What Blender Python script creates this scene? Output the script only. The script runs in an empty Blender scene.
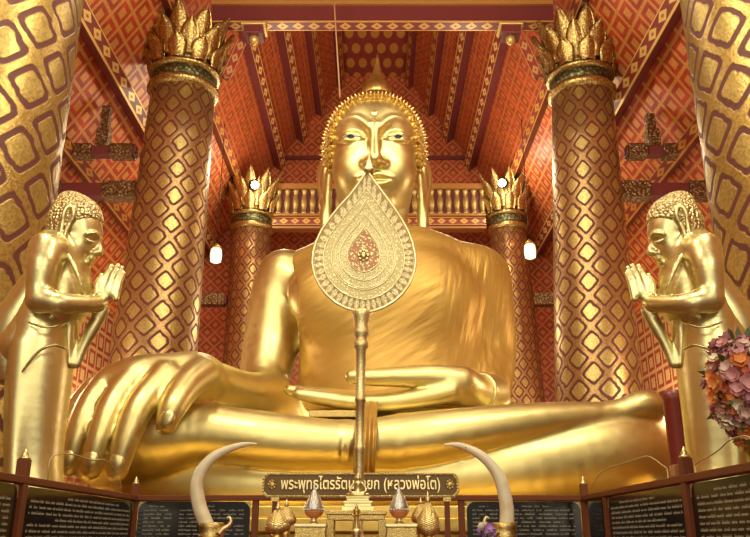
import bpy, bmesh, math, random
import numpy as np
from mathutils import Vector, Matrix

random.seed(7)
RNG = np.random.default_rng(11)
SC = bpy.context.scene
COL = SC.collection
PI = math.pi

# ------------------------------------------------------------------ camera
F, CX, CY = 800.0, 375.0, 268.5          # focal length and centre in photo pixels
PITCH = math.radians(18.8)
CAMZ = 1.5
SP, CP = math.sin(PITCH), math.cos(PITCH)
cam_d = bpy.data.cameras.new('camera')
cam = bpy.data.objects.new('camera', cam_d); COL.objects.link(cam)
cam.location = (0, 0, CAMZ); cam.rotation_euler = (PI/2 + PITCH, 0, 0)
cam_d.sensor_width = 36; cam_d.lens = 36*F/750; cam_d.clip_end = 300
SC.camera = cam

def P(px, py, Y):
    """world point seen at photo pixel (px,py) standing at distance Y"""
    u, v = (px-CX)/F, (CY-py)/F
    t = Y/(CP - v*SP)
    return Vector((t*u, Y, t*(SP+v*CP)+CAMZ))
def S(py, Y):
    """metres per photo pixel there"""
    v = (CY-py)/F
    return Y/(CP - v*SP)/F
def W(px, py, Y, r):
    p = P(px, py, Y); return (p.x, p.y, p.z, r*S(py, Y))

# ------------------------------------------------------------------ objects
def tag(o, label=None, cat=None, group=None, kind=None):
    if label: o['label'] = label
    if cat: o['category'] = cat
    if group: o['group'] = group
    if kind: o['kind'] = kind
    return o
def empty(name, loc, label, cat, group=None):
    o = bpy.data.objects.new(name, None); COL.objects.link(o)
    o.location = loc; o.empty_display_size = .1
    return tag(o, label, cat, group)
def link_mesh(name, me, mat, parent=None, smooth=True):
    o = bpy.data.objects.new(name, me); COL.objects.link(o)
    if mat is not None:
        for m in (mat if isinstance(mat, (list, tuple)) else [mat]): me.materials.append(m)
    if smooth and len(me.polygons):
        me.polygons.foreach_set('use_smooth', [True]*len(me.polygons))
    if parent is not None:
        o.parent = parent
        o.matrix_parent_inverse = Matrix.Translation(-Vector(parent_world(parent)))
    return o
def parent_world(p):
    v = Vector(p.location)
    return v
def pydata(name, verts, faces, mat, parent=None, smooth=True):
    me = bpy.data.meshes.new(name)
    me.from_pydata([tuple(v) for v in verts], [], [tuple(f) for f in faces]); me.update()
    return link_mesh(name, me, mat, parent, smooth)

class MB:
    """collects shapes of ONE part, with uvs in metres"""
    def __init__(s): s.v=[]; s.f=[]; s.uv=[]; s.mi=[]; s.sm=[]
    def add(s, verts, faces, uvs=None, mi=0, sm=False):
        n=len(s.v); s.v += [tuple(v) for v in verts]
        for i,f in enumerate(faces):
            s.f.append([n+k for k in f]); s.mi.append(mi); s.sm.append(sm)
            s.uv.append(uvs[i] if uvs else [(0,0)]*len(f))
    def box(s, lo, hi, mi=0, mat=None):
        x0,y0,z0=lo; x1,y1,z1=hi
        V=[Vector(c) for c in ((x0,y0,z0),(x1,y0,z0),(x1,y1,z0),(x0,y1,z0),(x0,y0,z1),(x1,y0,z1),(x1,y1,z1),(x0,y1,z1))]
        Fc=[(0,3,2,1),(4,5,6,7),(0,1,5,4),(1,2,6,5),(2,3,7,6),(3,0,4,7)]
        ax=[(0,1),(0,1),(0,2),(1,2),(0,2),(1,2)]
        uv=[[(V[k][a],V[k][b]) for k in f] for f,(a,b) in zip(Fc,ax)]
        if mat is not None: V=[mat@v for v in V]
        s.add(V,Fc,uv,mi)
    def bar(s, a, b, w, h, mi=0, up=Vector((0,0,1))):
        """a box along a-b, w wide, h high; uv u along, v across"""
        a=Vector(a); b=Vector(b); d=(b-a); L=d.length; d.normalize()
        sx=d.cross(up)
        if sx.length<1e-4: sx=d.cross(Vector((0,1,0)))
        sx.normalize(); uz=sx.cross(d).normalized()
        V=[]
        for e in (a,b):
            for (i,j) in ((-1,-1),(1,-1),(1,1),(-1,1)): V.append(e+sx*(w/2*i)+uz*(h/2*j))
        Fc=[(0,1,2,3),(7,6,5,4),(0,4,5,1),(1,5,6,2),(2,6,7,3),(3,7,4,0)]
        uv=[[(0,0),(w,0),(w,h),(0,h)]]*2
        for q in ((w),(h),(w),(h)): uv.append([(0,0),(L,0),(L,q),(0,q)])
        s.add(V,Fc,uv,mi)
    def tube(s, pts, n=12, mi=0, cap=True):
        """pts (x,y,z,r); round tube"""
        V=[];Fc=[];UV=[]
        prev=None; acc=0; us=[]
        for i,p in enumerate(pts):
            c=Vector(p[:3]); r=p[3]
            a=Vector(pts[max(i-1,0)][:3]); b=Vector(pts[min(i+1,len(pts)-1)][:3])
            t=(b-a).normalized()
            if prev is None:
                ref=Vector((0,0,1)) if abs(t.z)<.9 else Vector((1,0,0))
                sx=t.cross(ref).normalized()
            else:
                sx=(prev-t*prev.dot(t)).normalized()
            prev=sx; sy=t.cross(sx)
            if i: acc+=(c-Vector(pts[i-1][:3])).length
            us.append(acc)
            for k in range(n):
                q=2*PI*k/n; V.append(c+sx*(r*math.cos(q))+sy*(r*math.sin(q)))
        for i in range(len(pts)-1):
            for k in range(n):
                k2=(k+1)%n
                Fc.append((i*n+k,i*n+k2,(i+1)*n+k2,(i+1)*n+k))
                R=pts[i][3]*2*PI/n
                UV.append([(k*R,us[i]),((k+1)*R,us[i]),((k+1)*R,us[i+1]),(k*R,us[i+1])])
        if cap:
            Fc.append(tuple(range(n-1,-1,-1))); UV.append([(0,0)]*n)
            m=(len(pts)-1)*n; Fc.append(tuple(m+k for k in range(n))); UV.append([(0,0)]*n)
        s.add(V,Fc,UV,mi,True)
    def lathe(s, prof, n=32, axis0=(0,0,0), axis1=None, mi=0, circ=None, mod=None, caps=True):
        """prof list of (r,z) around a vertical (or leaning) axis; uv = (turns*circ, z)"""
        V=[];Fc=[];UV=[]
        a0=Vector(axis0)
        lean=Vector((0,0,0)) if axis1 is None else (Vector(axis1)-a0)/(axis1[2]-a0.z)
        for (r,z) in prof:
            for k in range(n):
                q=2*PI*k/n; rr=r*(mod(q,z) if mod else 1)
                o=a0+Vector((0,0,z)) if axis1 is None else a0+lean*z
                V.append(o+Vector((rr*math.sin(q),-rr*math.cos(q),0)))
        C=circ or 1.0
        for i in range(len(prof)-1):
            for k in range(n):
                k2=(k+1)%n
                Fc.append((i*n+k,i*n+k2,(i+1)*n+k2,(i+1)*n+k))
                z0,z1=prof[i][1],prof[i+1][1]
                UV.append([(k/n*C,z0),((k+1)/n*C,z0),((k+1)/n*C,z1),(k/n*C,z1)])
        if caps:
            if prof[0][0]>1e-4: Fc.append(tuple(range(n-1,-1,-1))); UV.append([(0,0)]*n)
            m=(len(prof)-1)*n
            if prof[-1][0]>1e-4: Fc.append(tuple(m+k for k in range(n))); UV.append([(0,0)]*n)
        s.add(V,Fc,UV,mi,True)
    def ball(s, c, r, n=10, m=6, mi=0, R=None):
        c=Vector(c); rx,ry,rz=(r,r,r) if not isinstance(r,(tuple,list)) else r
        V=[];Fc=[]
        for i in range(m+1):
            t=PI*i/m
            for k in range(n):
                q=2*PI*k/n
                p=Vector((rx*math.sin(t)*math.cos(q),ry*math.sin(t)*math.sin(q),rz*math.cos(t)))
                V.append(c+(R@p if R is not None else p))
        for i in range(m):
            for k in range(n):
                k2=(k+1)%n; Fc.append((i*n+k,(i+1)*n+k,(i+1)*n+k2,i*n+k2))
        s.add(V,Fc,None,mi,True)
    def build(s, name, mat, parent=None, bevel=0):
        me=bpy.data.meshes.new(name)
        me.from_pydata(s.v,[],s.f); me.update()
        l=me.uv_layers.new(name='UVMap')
        flat=[c for f in s.uv for q in f for c in q]
        l.data.foreach_set('uv',flat)
        o=link_mesh(name,me,mat,parent,False)
        me.polygons.foreach_set('material_index',s.mi)
        me.polygons.foreach_set('use_smooth',s.sm)
        if bevel:
            b=o.modifiers.new('bevel','BEVEL'); b.width=bevel; b.segments=2; b.limit_method='ANGLE'
        return o

# ------------------------------------------------------------------ sculpting field
def catmull(pts, sub=5):
    P4=[np.array(p,float) for p in pts]
    if len(P4)<3: return P4
    out=[]
    for i in range(len(P4)-1):
        p0=P4[max(i-1,0)];p1=P4[i];p2=P4[i+1];p3=P4[min(i+2,len(P4)-1)]
        for j in range(sub):
            t=j/sub
            out.append(.5*((2*p1)+(-p0+p2)*t+(2*p0-5*p1+4*p2-p3)*t*t+(-p0+3*p1-3*p2+p3)*t**3))
    out.append(P4[-1]); return out

class Field:
    def __init__(s, lo, hi, h):
        s.h=h; s.lo=np.array(lo,float)
        n=[int(math.ceil((b-a)/h))+1 for a,b in zip(lo,hi)]
        s.ax=[(lo[i]+h*np.arange(n[i])).astype(np.float32) for i in range(3)]
        s.d=np.full(n,5.0,np.float32)
    def copy(s):
        f=object.__new__(Field); f.h=s.h; f.lo=s.lo; f.ax=s.ax; f.d=s.d.copy(); return f
    def sub(s, lo, hi, pad):
        sl=[]
        for i in range(3):
            a=int(np.searchsorted(s.ax[i],lo[i]-pad)); b=int(np.searchsorted(s.ax[i],hi[i]+pad))
            sl.append(slice(a,max(b,a)))
        return tuple(sl), s.ax[0][sl[0]][:,None,None], s.ax[1][sl[1]][None,:,None], s.ax[2][sl[2]][None,None,:]
    def mix(s, sl, b, k, mode):
        a=s.d[sl]
        if a.size==0: return
        if mode=='cut': b=-b; a2=-a; b2=-b
        if mode=='add': a2,b2=a,b
        else: a2,b2=-a,-b
        if k>0:
            hh=np.clip(.5+.5*(b2-a2)/k,0,1); r=b2*(1-hh)+a2*hh-k*hh*(1-hh)
        else: r=np.minimum(a2,b2)
        s.d[sl]=r if mode=='add' else -r
    def ell(s, c, r, k=.1, R=None, mode='add'):
        c=np.array(c,float); r=np.array(r,float); m=r.max() if R is not None else None
        e=np.array([m]*3) if m else r
        sl,X,Y,Z=s.sub(c-e,c+e,k+3*s.h)
        X=X-c[0];Y=Y-c[1];Z=Z-c[2]
        if R is not None:
            Q=np.array(R)           # columns = local axes
            x=X*Q[0,0]+Y*Q[1,0]+Z*Q[2,0]; y=X*Q[0,1]+Y*Q[1,1]+Z*Q[2,1]; z=X*Q[0,2]+Y*Q[1,2]+Z*Q[2,2]
        else: x,y,z=X,Y,Z
        k0=np.sqrt((x/r[0])**2+(y/r[1])**2+(z/r[2])**2)
        k1=np.sqrt((x/r[0]**2)**2+(y/r[1]**2)**2+(z/r[2]**2)**2)+1e-6
        s.mix(sl,(k0*(k0-1)/k1).astype(np.float32),k,mode)
    def tube(s, pts, k=.1, mode='add', flat=None, sub=5):
        """pts (x,y,z,r). flat=(axis, centre, factor): squash along an axis about a centre"""
        pts=catmull(pts,sub); A=np.array(pts)
        lo=(A[:,:3]-A[:,3:4]).min(0); hi=(A[:,:3]+A[:,3:4]).max(0)
        sl,X,Y,Z=s.sub(lo,hi,k+3*s.h)
        C=[X,Y,Z]; A=A.copy(); sc=1.0
        if flat:
            ax,c0,fa=flat; C[ax]=c0+(C[ax]-c0)/fa; A[:,ax]=c0+(A[:,ax]-c0)/fa; sc=min(1.0,fa)
        X,Y,Z=C; best=None
        for p,q in zip(A[:-1],A[1:]):
            d=q[:3]-p[:3]; L=max(float(d@d),1e-9)
            t=np.clip(((X-p[0])*d[0]+(Y-p[1])*d[1]+(Z-p[2])*d[2])/L,0,1)
            dd=np.sqrt((X-p[0]-t*d[0])**2+(Y-p[1]-t*d[1])**2+(Z-p[2]-t*d[2])**2)-(p[3]+t*(q[3]-p[3]))
            best=dd if best is None else np.minimum(best,dd)
        s.mix(sl,(best*sc).astype(np.float32),k,mode)
    def box(s, c, hsz, rnd, k=.05, R=None, mode='add'):
        c=np.array(c,float); e=np.array([float(np.linalg.norm(hsz))]*3)
        sl,X,Y,Z=s.sub(c-e,c+e,k+3*s.h); X=X-c[0];Y=Y-c[1];Z=Z-c[2]
        if R is not None:
            Q=np.array(R)
            x=X*Q[0,0]+Y*Q[1,0]+Z*Q[2,0]; y=X*Q[0,1]+Y*Q[1,1]+Z*Q[2,1]; z=X*Q[0,2]+Y*Q[1,2]+Z*Q[2,2]
        else: x,y,z=X+0*Y+0*Z,Y+0*X+0*Z,Z+0*X+0*Y
        q=[np.abs(v)-(hh-rnd) for v,hh in zip((x,y,z),hsz)]
        d=np.sqrt(sum(np.maximum(v,0)**2 for v in q))+np.minimum(np.maximum(np.maximum(q[0],q[1]),q[2]),0)-rnd
        s.mix(sl,d.astype(np.float32),k,mode)
    def at(s, p):
        i=[int(round((p[j]-s.lo[j])/s.h)) for j in range(3)]
        i=[min(max(a,0),s.d.shape[j]-1) for j,a in enumerate(i)]
        return float(s.d[tuple(i)])
    def front(s, x, z, y0=None):
        """first y (from the viewer side) where the surface starts at x,z"""
        i=int(round((x-s.lo[0])/s.h)); k=int(round((z-s.lo[2])/s.h))
        col=s.d[i,:,k]; j=np.argmax(col<0)
        if not (col<0).any(): return y0 if y0 is not None else float(s.ax[1][-1])
        j=max(j,1); a,b=col[j-1],col[j]
        return float(s.ax[1][j-1]+s.h*a/(a-b))
    def mesh(s, smooth=1):
        d=s.d.copy()
        d[0]=d[-1]=1; d[:,0]=d[:,-1]=1; d[:,:,0]=d[:,:,-1]=1
        neg=d<0
        cnt=np.zeros(tuple(n-1 for n in d.shape),np.int8)
        def sl(o): return tuple(slice(a,(d.shape[i]-1+a)) for i,a in enumerate(o))
        corners=[(a,b,c) for a in (0,1) for b in (0,1) for c in (0,1)]
        for o in corners: cnt+=neg[sl(o)]
        cell=(cnt>0)&(cnt<8)
        I=np.argwhere(cell); N=len(I)
        idx=np.full(cell.shape,-1,np.int32); idx[cell]=np.arange(N)
        acc=np.zeros((N,3)); num=np.zeros(N)
        val={o:d[I[:,0]+o[0],I[:,1]+o[1],I[:,2]+o[2]] for o in corners}
        for ax in range(3):
            for o in corners:
                if o[ax]: continue
                o2=list(o); o2[ax]=1; o2=tuple(o2)
                a,b=val[o],val[o2]; m=(a<0)!=(b<0)
                t=np.where(m,a/np.where(m,a-b,1),0)
                for j in range(3):
                    acc[:,j]+=np.where(m,(t if j==ax else o[j]),0)
                num+=m
        V=(I+acc/num[:,None])*s.h+s.lo
        quads=[]
        for ax in range(3):
            b,c=(ax+1)%3,(ax+2)%3
            s0=[slice(1,n-1) for n in d.shape]; s1=list(s0)
            s0[ax]=slice(0,d.shape[ax]-1); s1[ax]=slice(1,d.shape[ax])
            n0=neg[tuple(s0)]; n1=neg[tuple(s1)]
            E=np.argwhere(n0!=n1)
            flip=n0[n0!=n1]
            E=E+np.array([0 if j==ax else 1 for j in range(3)])
            def g(db,dc):
                q=E.copy(); q[:,b]+=db; q[:,c]+=dc; return idx[q[:,0],q[:,1],q[:,2]]
            Q=np.stack([g(-1,-1),g(0,-1),g(0,0),g(-1,0)],1)
            Q[~flip]=Q[~flip][:,::-1]
            quads.append(Q)
        Q=np.concatenate(quads)
        Q=Q[(Q>=0).all(1)]
        for _ in range(smooth):
            nb=np.zeros_like(V); nn=np.zeros(N)
            for a,b in ((0,1),(1,2),(2,3),(3,0)):
                np.add.at(nb,Q[:,a],V[Q[:,b]]); np.add.at(nn,Q[:,a],1)
                np.add.at(nb,Q[:,b],V[Q[:,a]]); np.add.at(nn,Q[:,b],1)
            V=V*.5+.5*nb/np.maximum(nn,1)[:,None]
        return V,Q
def np_mesh(name, V, Q, mat, parent=None, mirror=False):
    V=np.array(V); Q=np.array(Q)
    if mirror: V=V*np.array([-1,1,1]); Q=Q[:,::-1]
    me=bpy.data.meshes.new(name)
    me.vertices.add(len(V)); me.vertices.foreach_set('co',V.astype(np.float32).ravel())
    me.loops.add(Q.size); me.loops.foreach_set('vertex_index',np.ascontiguousarray(Q,dtype=np.int32).ravel())
    me.polygons.add(len(Q)); me.polygons.foreach_set('loop_start',np.arange(0,Q.size,4,dtype=np.int32))
    me.polygons.foreach_set('loop_total',np.full(len(Q),4,np.int32))
    me.update(calc_edges=True); me.validate()
    return link_mesh(name,me,mat,parent,True)

# ------------------------------------------------------------------ materials
class NT:
    def __init__(s, name):
        s.m=bpy.data.materials.new(name); s.m.use_nodes=True
        s.t=s.m.node_tree; s.t.nodes.clear()
        s.out=s.t.nodes.new('ShaderNodeOutputMaterial')
        s.b=s.t.nodes.new('ShaderNodeBsdfPrincipled')
        s.t.links.new(s.b.outputs[0],s.out.inputs[0])
    def n(s, kind, **kw):
        q=s.t.nodes.new(kind)
        for k,v in kw.items(): setattr(q,k,v)
        return q
    def link(s,a,b): s.t.links.new(a,b)
    def put(s, sock, v):
        if isinstance(v,(int,float)): sock.default_value=v
        elif isinstance(v,(tuple,list)): sock.default_value=(*v,1) if len(sock.default_value)==4 and len(v)==3 else v
        else: s.link(v,sock)
    def M(s, op, a, b=0.0, c=None):
        q=s.n('ShaderNodeMath',operation=op); s.put(q.inputs[0],a); s.put(q.inputs[1],b)
        if c is not None: s.put(q.inputs[2],c)
        return q.outputs[0]
    def uv(s):
        tc=s.n('ShaderNodeTexCoord'); sp=s.n('ShaderNodeSeparateXYZ'); s.link(tc.outputs['UV'],sp.inputs[0])
        return tc.outputs['UV'],sp.outputs[0],sp.outputs[1]
    def obj(s): return s.n('ShaderNodeTexCoord').outputs['Object']
    def noise(s, vec, scale, detail=3, rough=.5):
        q=s.n('ShaderNodeTexNoise'); q.inputs['Scale'].default_value=scale; q.inputs['Detail'].default_value=detail
        q.inputs['Roughness'].default_value=rough
        if vec is not None: s.link(vec,q.inputs['Vector'])
        return q.outputs['Fac']
    def vor(s, vec, scale, feature='F1', out='Distance'):
        q=s.n('ShaderNodeTexVoronoi',feature=feature); q.inputs['Scale'].default_value=scale
        if vec is not None: s.link(vec,q.inputs['Vector'])
        return q.outputs[out]
    def step(s, v, lo, hi):
        q=s.n('ShaderNodeMapRange'); q.interpolation_type='SMOOTHSTEP'
        s.put(q.inputs['Value'],v); q.inputs['From Min'].default_value=lo; q.inputs['From Max'].default_value=hi
        return q.outputs['Result']
    def mixc(s, f, a, b):
        q=s.n('ShaderNodeMix',data_type='RGBA'); s.put(q.inputs[0],f); s.put(q.inputs[6],a); s.put(q.inputs[7],b)
        return q.outputs[2]
    def mixf(s, f, a, b):
        q=s.n('ShaderNodeMix',data_type='FLOAT'); s.put(q.inputs[0],f); s.put(q.inputs[2],a); s.put(q.inputs[3],b)
        return q.outputs[0]
    def bump(s, hgt, strength, dist=.05):
        q=s.n('ShaderNodeBump'); q.inputs['Strength'].default_value=strength; q.inputs['Distance'].default_value=dist
        s.link(hgt,q.inputs['Height']); s.link(q.outputs[0],s.b.inputs['Normal'])
    def fin(s, col, rough=.5, metal=0.0, **kw):
        s.put(s.b.inputs['Base Color'],col); s.put(s.b.inputs['Roughness'],rough); s.put(s.b.inputs['Metallic'],metal)
        for k,v in kw.items(): s.put(s.b.inputs[k],v)
        return s.m

def m_plain(name, col, rough=.5, metal=0.0, **kw): return NT(name).fin(col,rough,metal,**kw)
def m_gold(name, col=(.80,.56,.17), rough=.26, mott=.35, bs=.12, scale=2.0, dark=(.50,.30,.06), bscale=None):
    t=NT(name); o=t.obj()
    n1=t.noise(o,scale,5,.6); n2=t.noise(o,bscale or scale*6,3)
    c=t.mixc(t.M('MULTIPLY',t.step(n1,.35,.75),mott),col,dark)
    r=t.mixf(n2,rough*.75,rough*1.35)
    if bs: t.bump(t.M('ADD',t.M('MULTIPLY',n1,.5),t.M('MULTIPLY',n2,.35)),bs,.04/scale*2)
    return t.fin(c,r,1.0)
def m_ornate(name, scale=18, a=(.82,.60,.22), b=(.30,.17,.03), rough=.35, bs=.7, dist=.03):
    """chased gold: small scrolls in relief"""
    t=NT(name); o=t.obj()
    v=t.vor(o,scale); n=t.noise(o,scale*1.7,2)
    h=t.M('ADD',v,t.M('MULTIPLY',n,.6))
    c=t.mixc(t.step(h,.45,.85),a,b)
    t.bump(h,-bs if False else bs,dist)
    return t.fin(c,rough,1.0)
def m_lattice(name, nu, nv, gold=(.72,.46,.13), red=(.17,.028,.012), w0=.27, w1=.40, metal=.75, rough=.36, mid=None):
    """diagonal lattice of rounded lozenges, uv.x in turns*1, uv.y in metres (nv lozenges per metre)"""
    t=NT(name); vec,u,v=t.uv()
    wob=t.noise(t.obj(),6,2)
    wv=t.M('MULTIPLY',t.M('SUBTRACT',wob,.5),.10)
    U=t.M('ADD',t.M('MULTIPLY',u,nu),wv); V=t.M('ADD',t.M('MULTIPLY',v,nv),wv)
    A=t.M('ADD',U,V); B=t.M('SUBTRACT',U,V)
    fa=t.M('ABSOLUTE',t.M('SUBTRACT',t.M('FRACT',A),.5)); fb=t.M('ABSOLUTE',t.M('SUBTRACT',t.M('FRACT',B),.5))
    p=t.M('POWER',t.M('ADD',t.M('POWER',fa,6.0),t.M('POWER',fb,6.0)),1/6)
    ring=t.M('MULTIPLY',t.step(p,w0-.02,w0+.02),t.M('SUBTRACT',1.0,t.step(p,w1-.02,w1+.02)))
    inner=t.M('SUBTRACT',1.0,t.step(p,w0-.03,w0))
    fil=t.vor(vec,1.0); o=t.obj(); fil=t.noise(o,26,3,.6)
    g=t.mixc(t.M('MULTIPLY',t.step(fil,.42,.62),.5),gold,tuple(x*.45 for x in gold))
    outer=mid or tuple(a*.72+b*.28 for a,b in zip(gold,red))
    g2=t.mixc(inner,t.mixc(t.M('MULTIPLY',t.step(fil,.45,.6),.35),outer,red),g)
    c=t.mixc(ring,g2,red)
    mt=t.mixf(ring,metal,0.05)
    t.bump(t.M('ADD',t.M('MULTIPLY',ring,-.6),t.M('MULTIPLY',fil,.5)),.35,.03)
    return t.fin(c,t.mixf(ring,rough,.55),mt)
def m_squares(name, sx, sy, base=(.30,.045,.012), gold=(.66,.29,.045), inner=.22, r0=.30, r1=.40, diag=False, rough=.5, metal=.25, lines=True):
    """stencilled gold squares on red lacquer, uv in metres"""
    t=NT(name); vec,u,v=t.uv()
    U=t.M('MULTIPLY',u,sx); V=t.M('MULTIPLY',v,sy)
    if diag: U,V=t.M('ADD',U,V),t.M('SUBTRACT',U,V)
    fa=t.M('ABSOLUTE',t.M('SUBTRACT',t.M('FRACT',U),.5)); fb=t.M('ABSOLUTE',t.M('SUBTRACT',t.M('FRACT',V),.5))
    p=t.M('MAXIMUM',fa,fb)
    cen=t.M('SUBTRACT',1.0,t.step(p,inner-.03,inner+.01))
    ring=t.step(p,r1-.02,r1+.02)
    nz=t.noise(vec,2.0,4); fine=t.noise(vec,22,2)
    m=t.M('MAXIMUM',cen,ring)
    m=t.M('MULTIPLY',m,t.mixf(t.step(fine,.35,.6),1.0,.62))
    red2=t.mixc(t.step(nz,.4,.65),base,tuple(x*1.5 for x in base))
    c=t.mixc(m,red2,gold)
    return t.fin(c,rough,t.M('MULTIPLY',m,metal))
def m_discs(name, s, sv, base=(.23,.03,.02), gold=(.62,.27,.04), r=.34, metal=.25, stag=True):
    t=NT(name); vec,u,v=t.uv()
    U=t.M('MULTIPLY',u,s); V=t.M('MULTIPLY',v,sv)
    if stag:
        row=t.M('FLOOR',V); U=t.M('ADD',U,t.M('MULTIPLY',t.M('MODULO',row,2.0),.5))
    fa=t.M('SUBTRACT',t.M('FRACT',U),.5); fb=t.M('SUBTRACT',t.M('FRACT',V),.5)
    p=t.M('SQRT',t.M('ADD',t.M('MULTIPLY',fa,fa),t.M('MULTIPLY',fb,fb)))
    m=t.M('SUBTRACT',1.0,t.step(p,r-.03,r+.02)); fine=t.noise(vec,14,2)
    m=t.M('MULTIPLY',m,t.mixf(t.step(fine,.35,.6),1.0,.65))
    return t.fin(t.mixc(m,base,gold),.5,t.M('MULTIPLY',m,metal))
def m_strip(name, per, w, base=(.22,.03,.02), gold=(.80,.50,.14), metal=.4, off=.5):
    """a row of gold diamonds inside gold edges; uv u along, v across 0..w"""
    t=NT(name); vec,u,v=t.uv()
    U=t.M('ABSOLUTE',t.M('SUBTRACT',t.M('FRACT',t.M('MULTIPLY',u,per)),.5))
    V=t.M('ABSOLUTE',t.M('SUBTRACT',t.M('MULTIPLY',v,1.0/w),.5))
    p=t.M('ADD',U,V); m=t.M('SUBTRACT',1.0,t.step(p,.36,.42))
    e=t.step(V,.40,.44); m2=t.M('MAXIMUM',m,e)
    core=t.M('SUBTRACT',1.0,t.step(p,.10,.15)); m2=t.M('SUBTRACT',m2,t.M('MULTIPLY',core,.8))
    return t.fin(t.mixc(m2,base,gold),.42,t.M('MULTIPLY',m2,metal))
# ------------------------------------------------------------------ palette
GOLD   = m_gold('gilding', (.74,.62,.27), .41, .35, .10, 1.1, (.60,.45,.16))
GOLD_S = m_gold('pale_gilding', (.70,.60,.30), .36, .30, .12, 3.0, (.58,.46,.18))
GOLD_D = m_gold('old_gilding', (.62,.42,.13), .38, .5, .3, 7.0, (.25,.15,.03))
ORN    = m_ornate('chased_gold', 14, (.80,.60,.22), (.30,.18,.04))
ORN_F  = m_ornate('fine_chased_gold', 120, (.84,.70,.33), (.50,.34,.11), .38, .45, .005)
CURL   = m_plain('curl_gold', (.78,.58,.22), .34, 1.0)
RED    = m_plain('red_lacquer', (.20,.025,.015), .38)
RUST   = m_plain('wine_lacquer', (.17,.03,.03), .4)
WOODD  = m_plain('dark_red_wood', (.15,.036,.010), .5,0.0,**{'Specular IOR Level':.25})
BLACK  = m_plain('black_lacquer', (.01,.008,.007), .25)
WHITE  = m_plain('painted_white', (.75,.73,.66), .4)

def m_cloth():
    t=NT('satin_robe'); o=t.obj()
    mp=t.n('ShaderNodeMapping'); t.link(o,mp.inputs[0])
    mp.vector_type='TEXTURE'; mp.inputs['Rotation'].default_value=(0,math.radians(-32),0); mp.inputs['Scale'].default_value=(5.0,1.6,1.0)
    n=t.noise(mp.outputs[0],6,2,.4)
    mp2=t.n('ShaderNodeMapping'); t.link(o,mp2.inputs[0])
    mp2.vector_type='TEXTURE'; mp2.inputs['Rotation'].default_value=(0,math.radians(10),0); mp2.inputs['Scale'].default_value=(1.0,1.6,14.0)
    n2=t.noise(mp2.outputs[0],9,2,.4)
    sep=t.n('ShaderNodeSeparateXYZ'); t.link(o,sep.inputs[0])
    side=t.step(sep.outputs[0],.9,1.8)
    h=t.mixf(side,t.M('MULTIPLY',n,.8),n2)
    t.bump(h,.36,.10)
    big=t.noise(o,.8,3)
    c=t.mixc(t.step(big,.35,.7),(.55,.33,.075),(.48,.27,.055))
    return t.fin(c,.48,.6)
CLOTH=m_cloth()

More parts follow.
